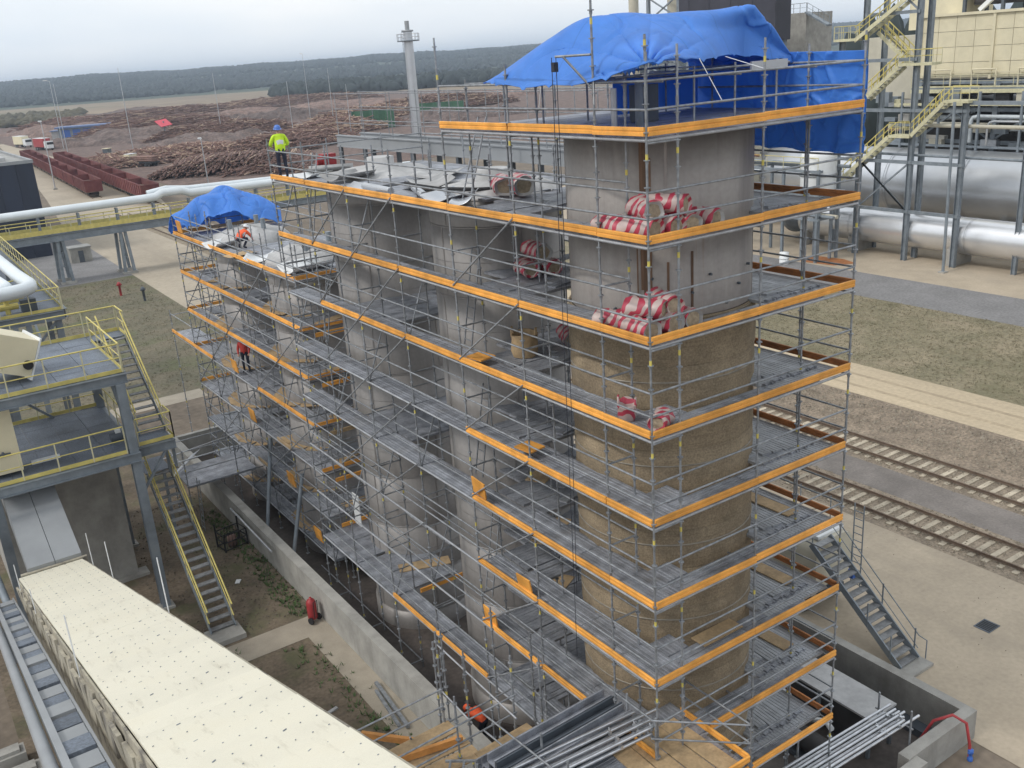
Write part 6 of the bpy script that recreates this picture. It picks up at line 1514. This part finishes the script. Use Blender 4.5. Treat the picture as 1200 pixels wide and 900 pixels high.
for i in range(5):
    for z in (2.0,6.0): w_=S.mb('window',MB().bb((71.9,63.5+4.2*i,z),(72.0,66.2+4.2*i,z+2.0)),M['navy']); S.mb('frame',MB().bb((71.86,63.4+4.2*i,z-.1),(71.93,66.3+4.2*i,z)).bb((71.86,63.4+4.2*i,z+2.0),(71.93,66.3+4.2*i,z+2.1)).bb((71.86,64.8+4.2*i,z),(71.93,64.9+4.2*i,z+2.0)),M['white'],w_)
for i in range(4): S.mb('pipe_run',MB().tube((71.3-.25*i,60,3+1.7*i),(71.3-.25*i,85,3+1.7*i),.15,8),M[['tank','steel','whitepipe','maroon'][i]])
t=thing('dark_clad_tower','dark purple grey clad block rising behind the large tarpaulin','building',(84,70,0)); S=Rel(t)
for i in range(9): S.mb('clad_panel',MB().bb((79.8+.04*(i%2),66.2+1.75*i,19.9),(80.1,66.2+1.75*i+1.74,27.5)),M['darkclad'])
S.mb('core',MB().bb((80.1,66.2,19.9),(82.5,81.9,27.4)),M['darkclad'])
for x in (80.9,82):
    for y in (67,74,81): S.mb('support_leg',MB().bb((x-.4,y-.4,0),(x+.4,y+.4,19.9)),M['steel'])
t=thing('concrete_shaft','pale concrete shaft with a small railed stair on top','building',(92,72,0)); S=Rel(t)
S.mb('shaft',MB().bb((90,70.1,-.02),(95,74.2,22.9)),M['conc']); S.mb('stair',MB().bar((90,70.0,22.9),(90,66.6,21.2),.9,.2),M['steel'])
railing(S,(90,74.1,22.9),(90,70.1,22.9),n=4,toe=False,col='steel'); railing(S,(90,70.0,22.9),(90,66.6,21.2),n=4,toe=False,col='steel')
t=thing('lattice_tower','lattice steel tower with pale vessels far behind the large tarpaulin','tower',(104,108,0)); S=Rel(t)
for dx in (0,5):
    for dy in (0,7): S.mb('leg',MB().bb((101+dx-.25,104+dy-.25,0),(101+dx+.25,104+dy+.25,34)),M['steel'])
for i in range(9):
    z=3.5*i
    S.mb('ring_beam',MB().bb((100.9,104,z+3),(101.2,111,z+3.3)),M['steel']); S.mb('bracing',MB().bar((101,104,z+3),(101,111,z+6.5),.2,.2),M['steel']); S.mb('bracing',MB().bar((101,111,z+3),(101,104,z+6.5),.2,.2),M['steel'])
S.mb('vessel',MB().lathe([(0,20),(1.2,20.5),(1.2,30),(0,31)],18,0,(103.5,107.5,0)),M['tank']); S.mb('stack',MB().tube((104,118,0),(104,118,34),.85,16),M['tank']); S.mb('stack',MB().tube((106,95.5,0),(106,95.5,33),.9,16),M['conc'])
t=thing('small_tank','small white drum standing on the ground below the right scaffold','drum',(58.5,46,0)); MB().lathe([(.42,0),(.44,.3),(.42,.32),(.44,.6),(.42,.62),(.44,1.1),(0,1.12)],16).build('drum_body',M['white'],t); MB().lathe([(.45,.5),(.47,.5),(.47,.58),(.45,.58)],16).build('hoop',M['white'],t)

# ------------------------------------------------------------------ haze
hz=MB().bb((-6800,-6800,-1.1),(6800,6800,75)).build('haze',bpy.data.materials.new('haze_air')); hz['kind']='stuff'; tag(hz,'thin pale autumn haze lying over the whole site and the far hills','haze',kind='stuff')
hm=hz.data.materials[0]; hm.use_nodes=True; n=hm.node_tree.nodes; l=hm.node_tree.links
n.remove(n['Principled BSDF']); pv=n.new('ShaderNodeVolumePrincipled'); pv.inputs['Color'].default_value=(.72,.84,1.0,1); pv.inputs['Density'].default_value=.00024; pv.inputs['Anisotropy'].default_value=.1
l.new(pv.outputs[0],n['Material Output'].inputs['Volume'])
hz.visible_shadow = True
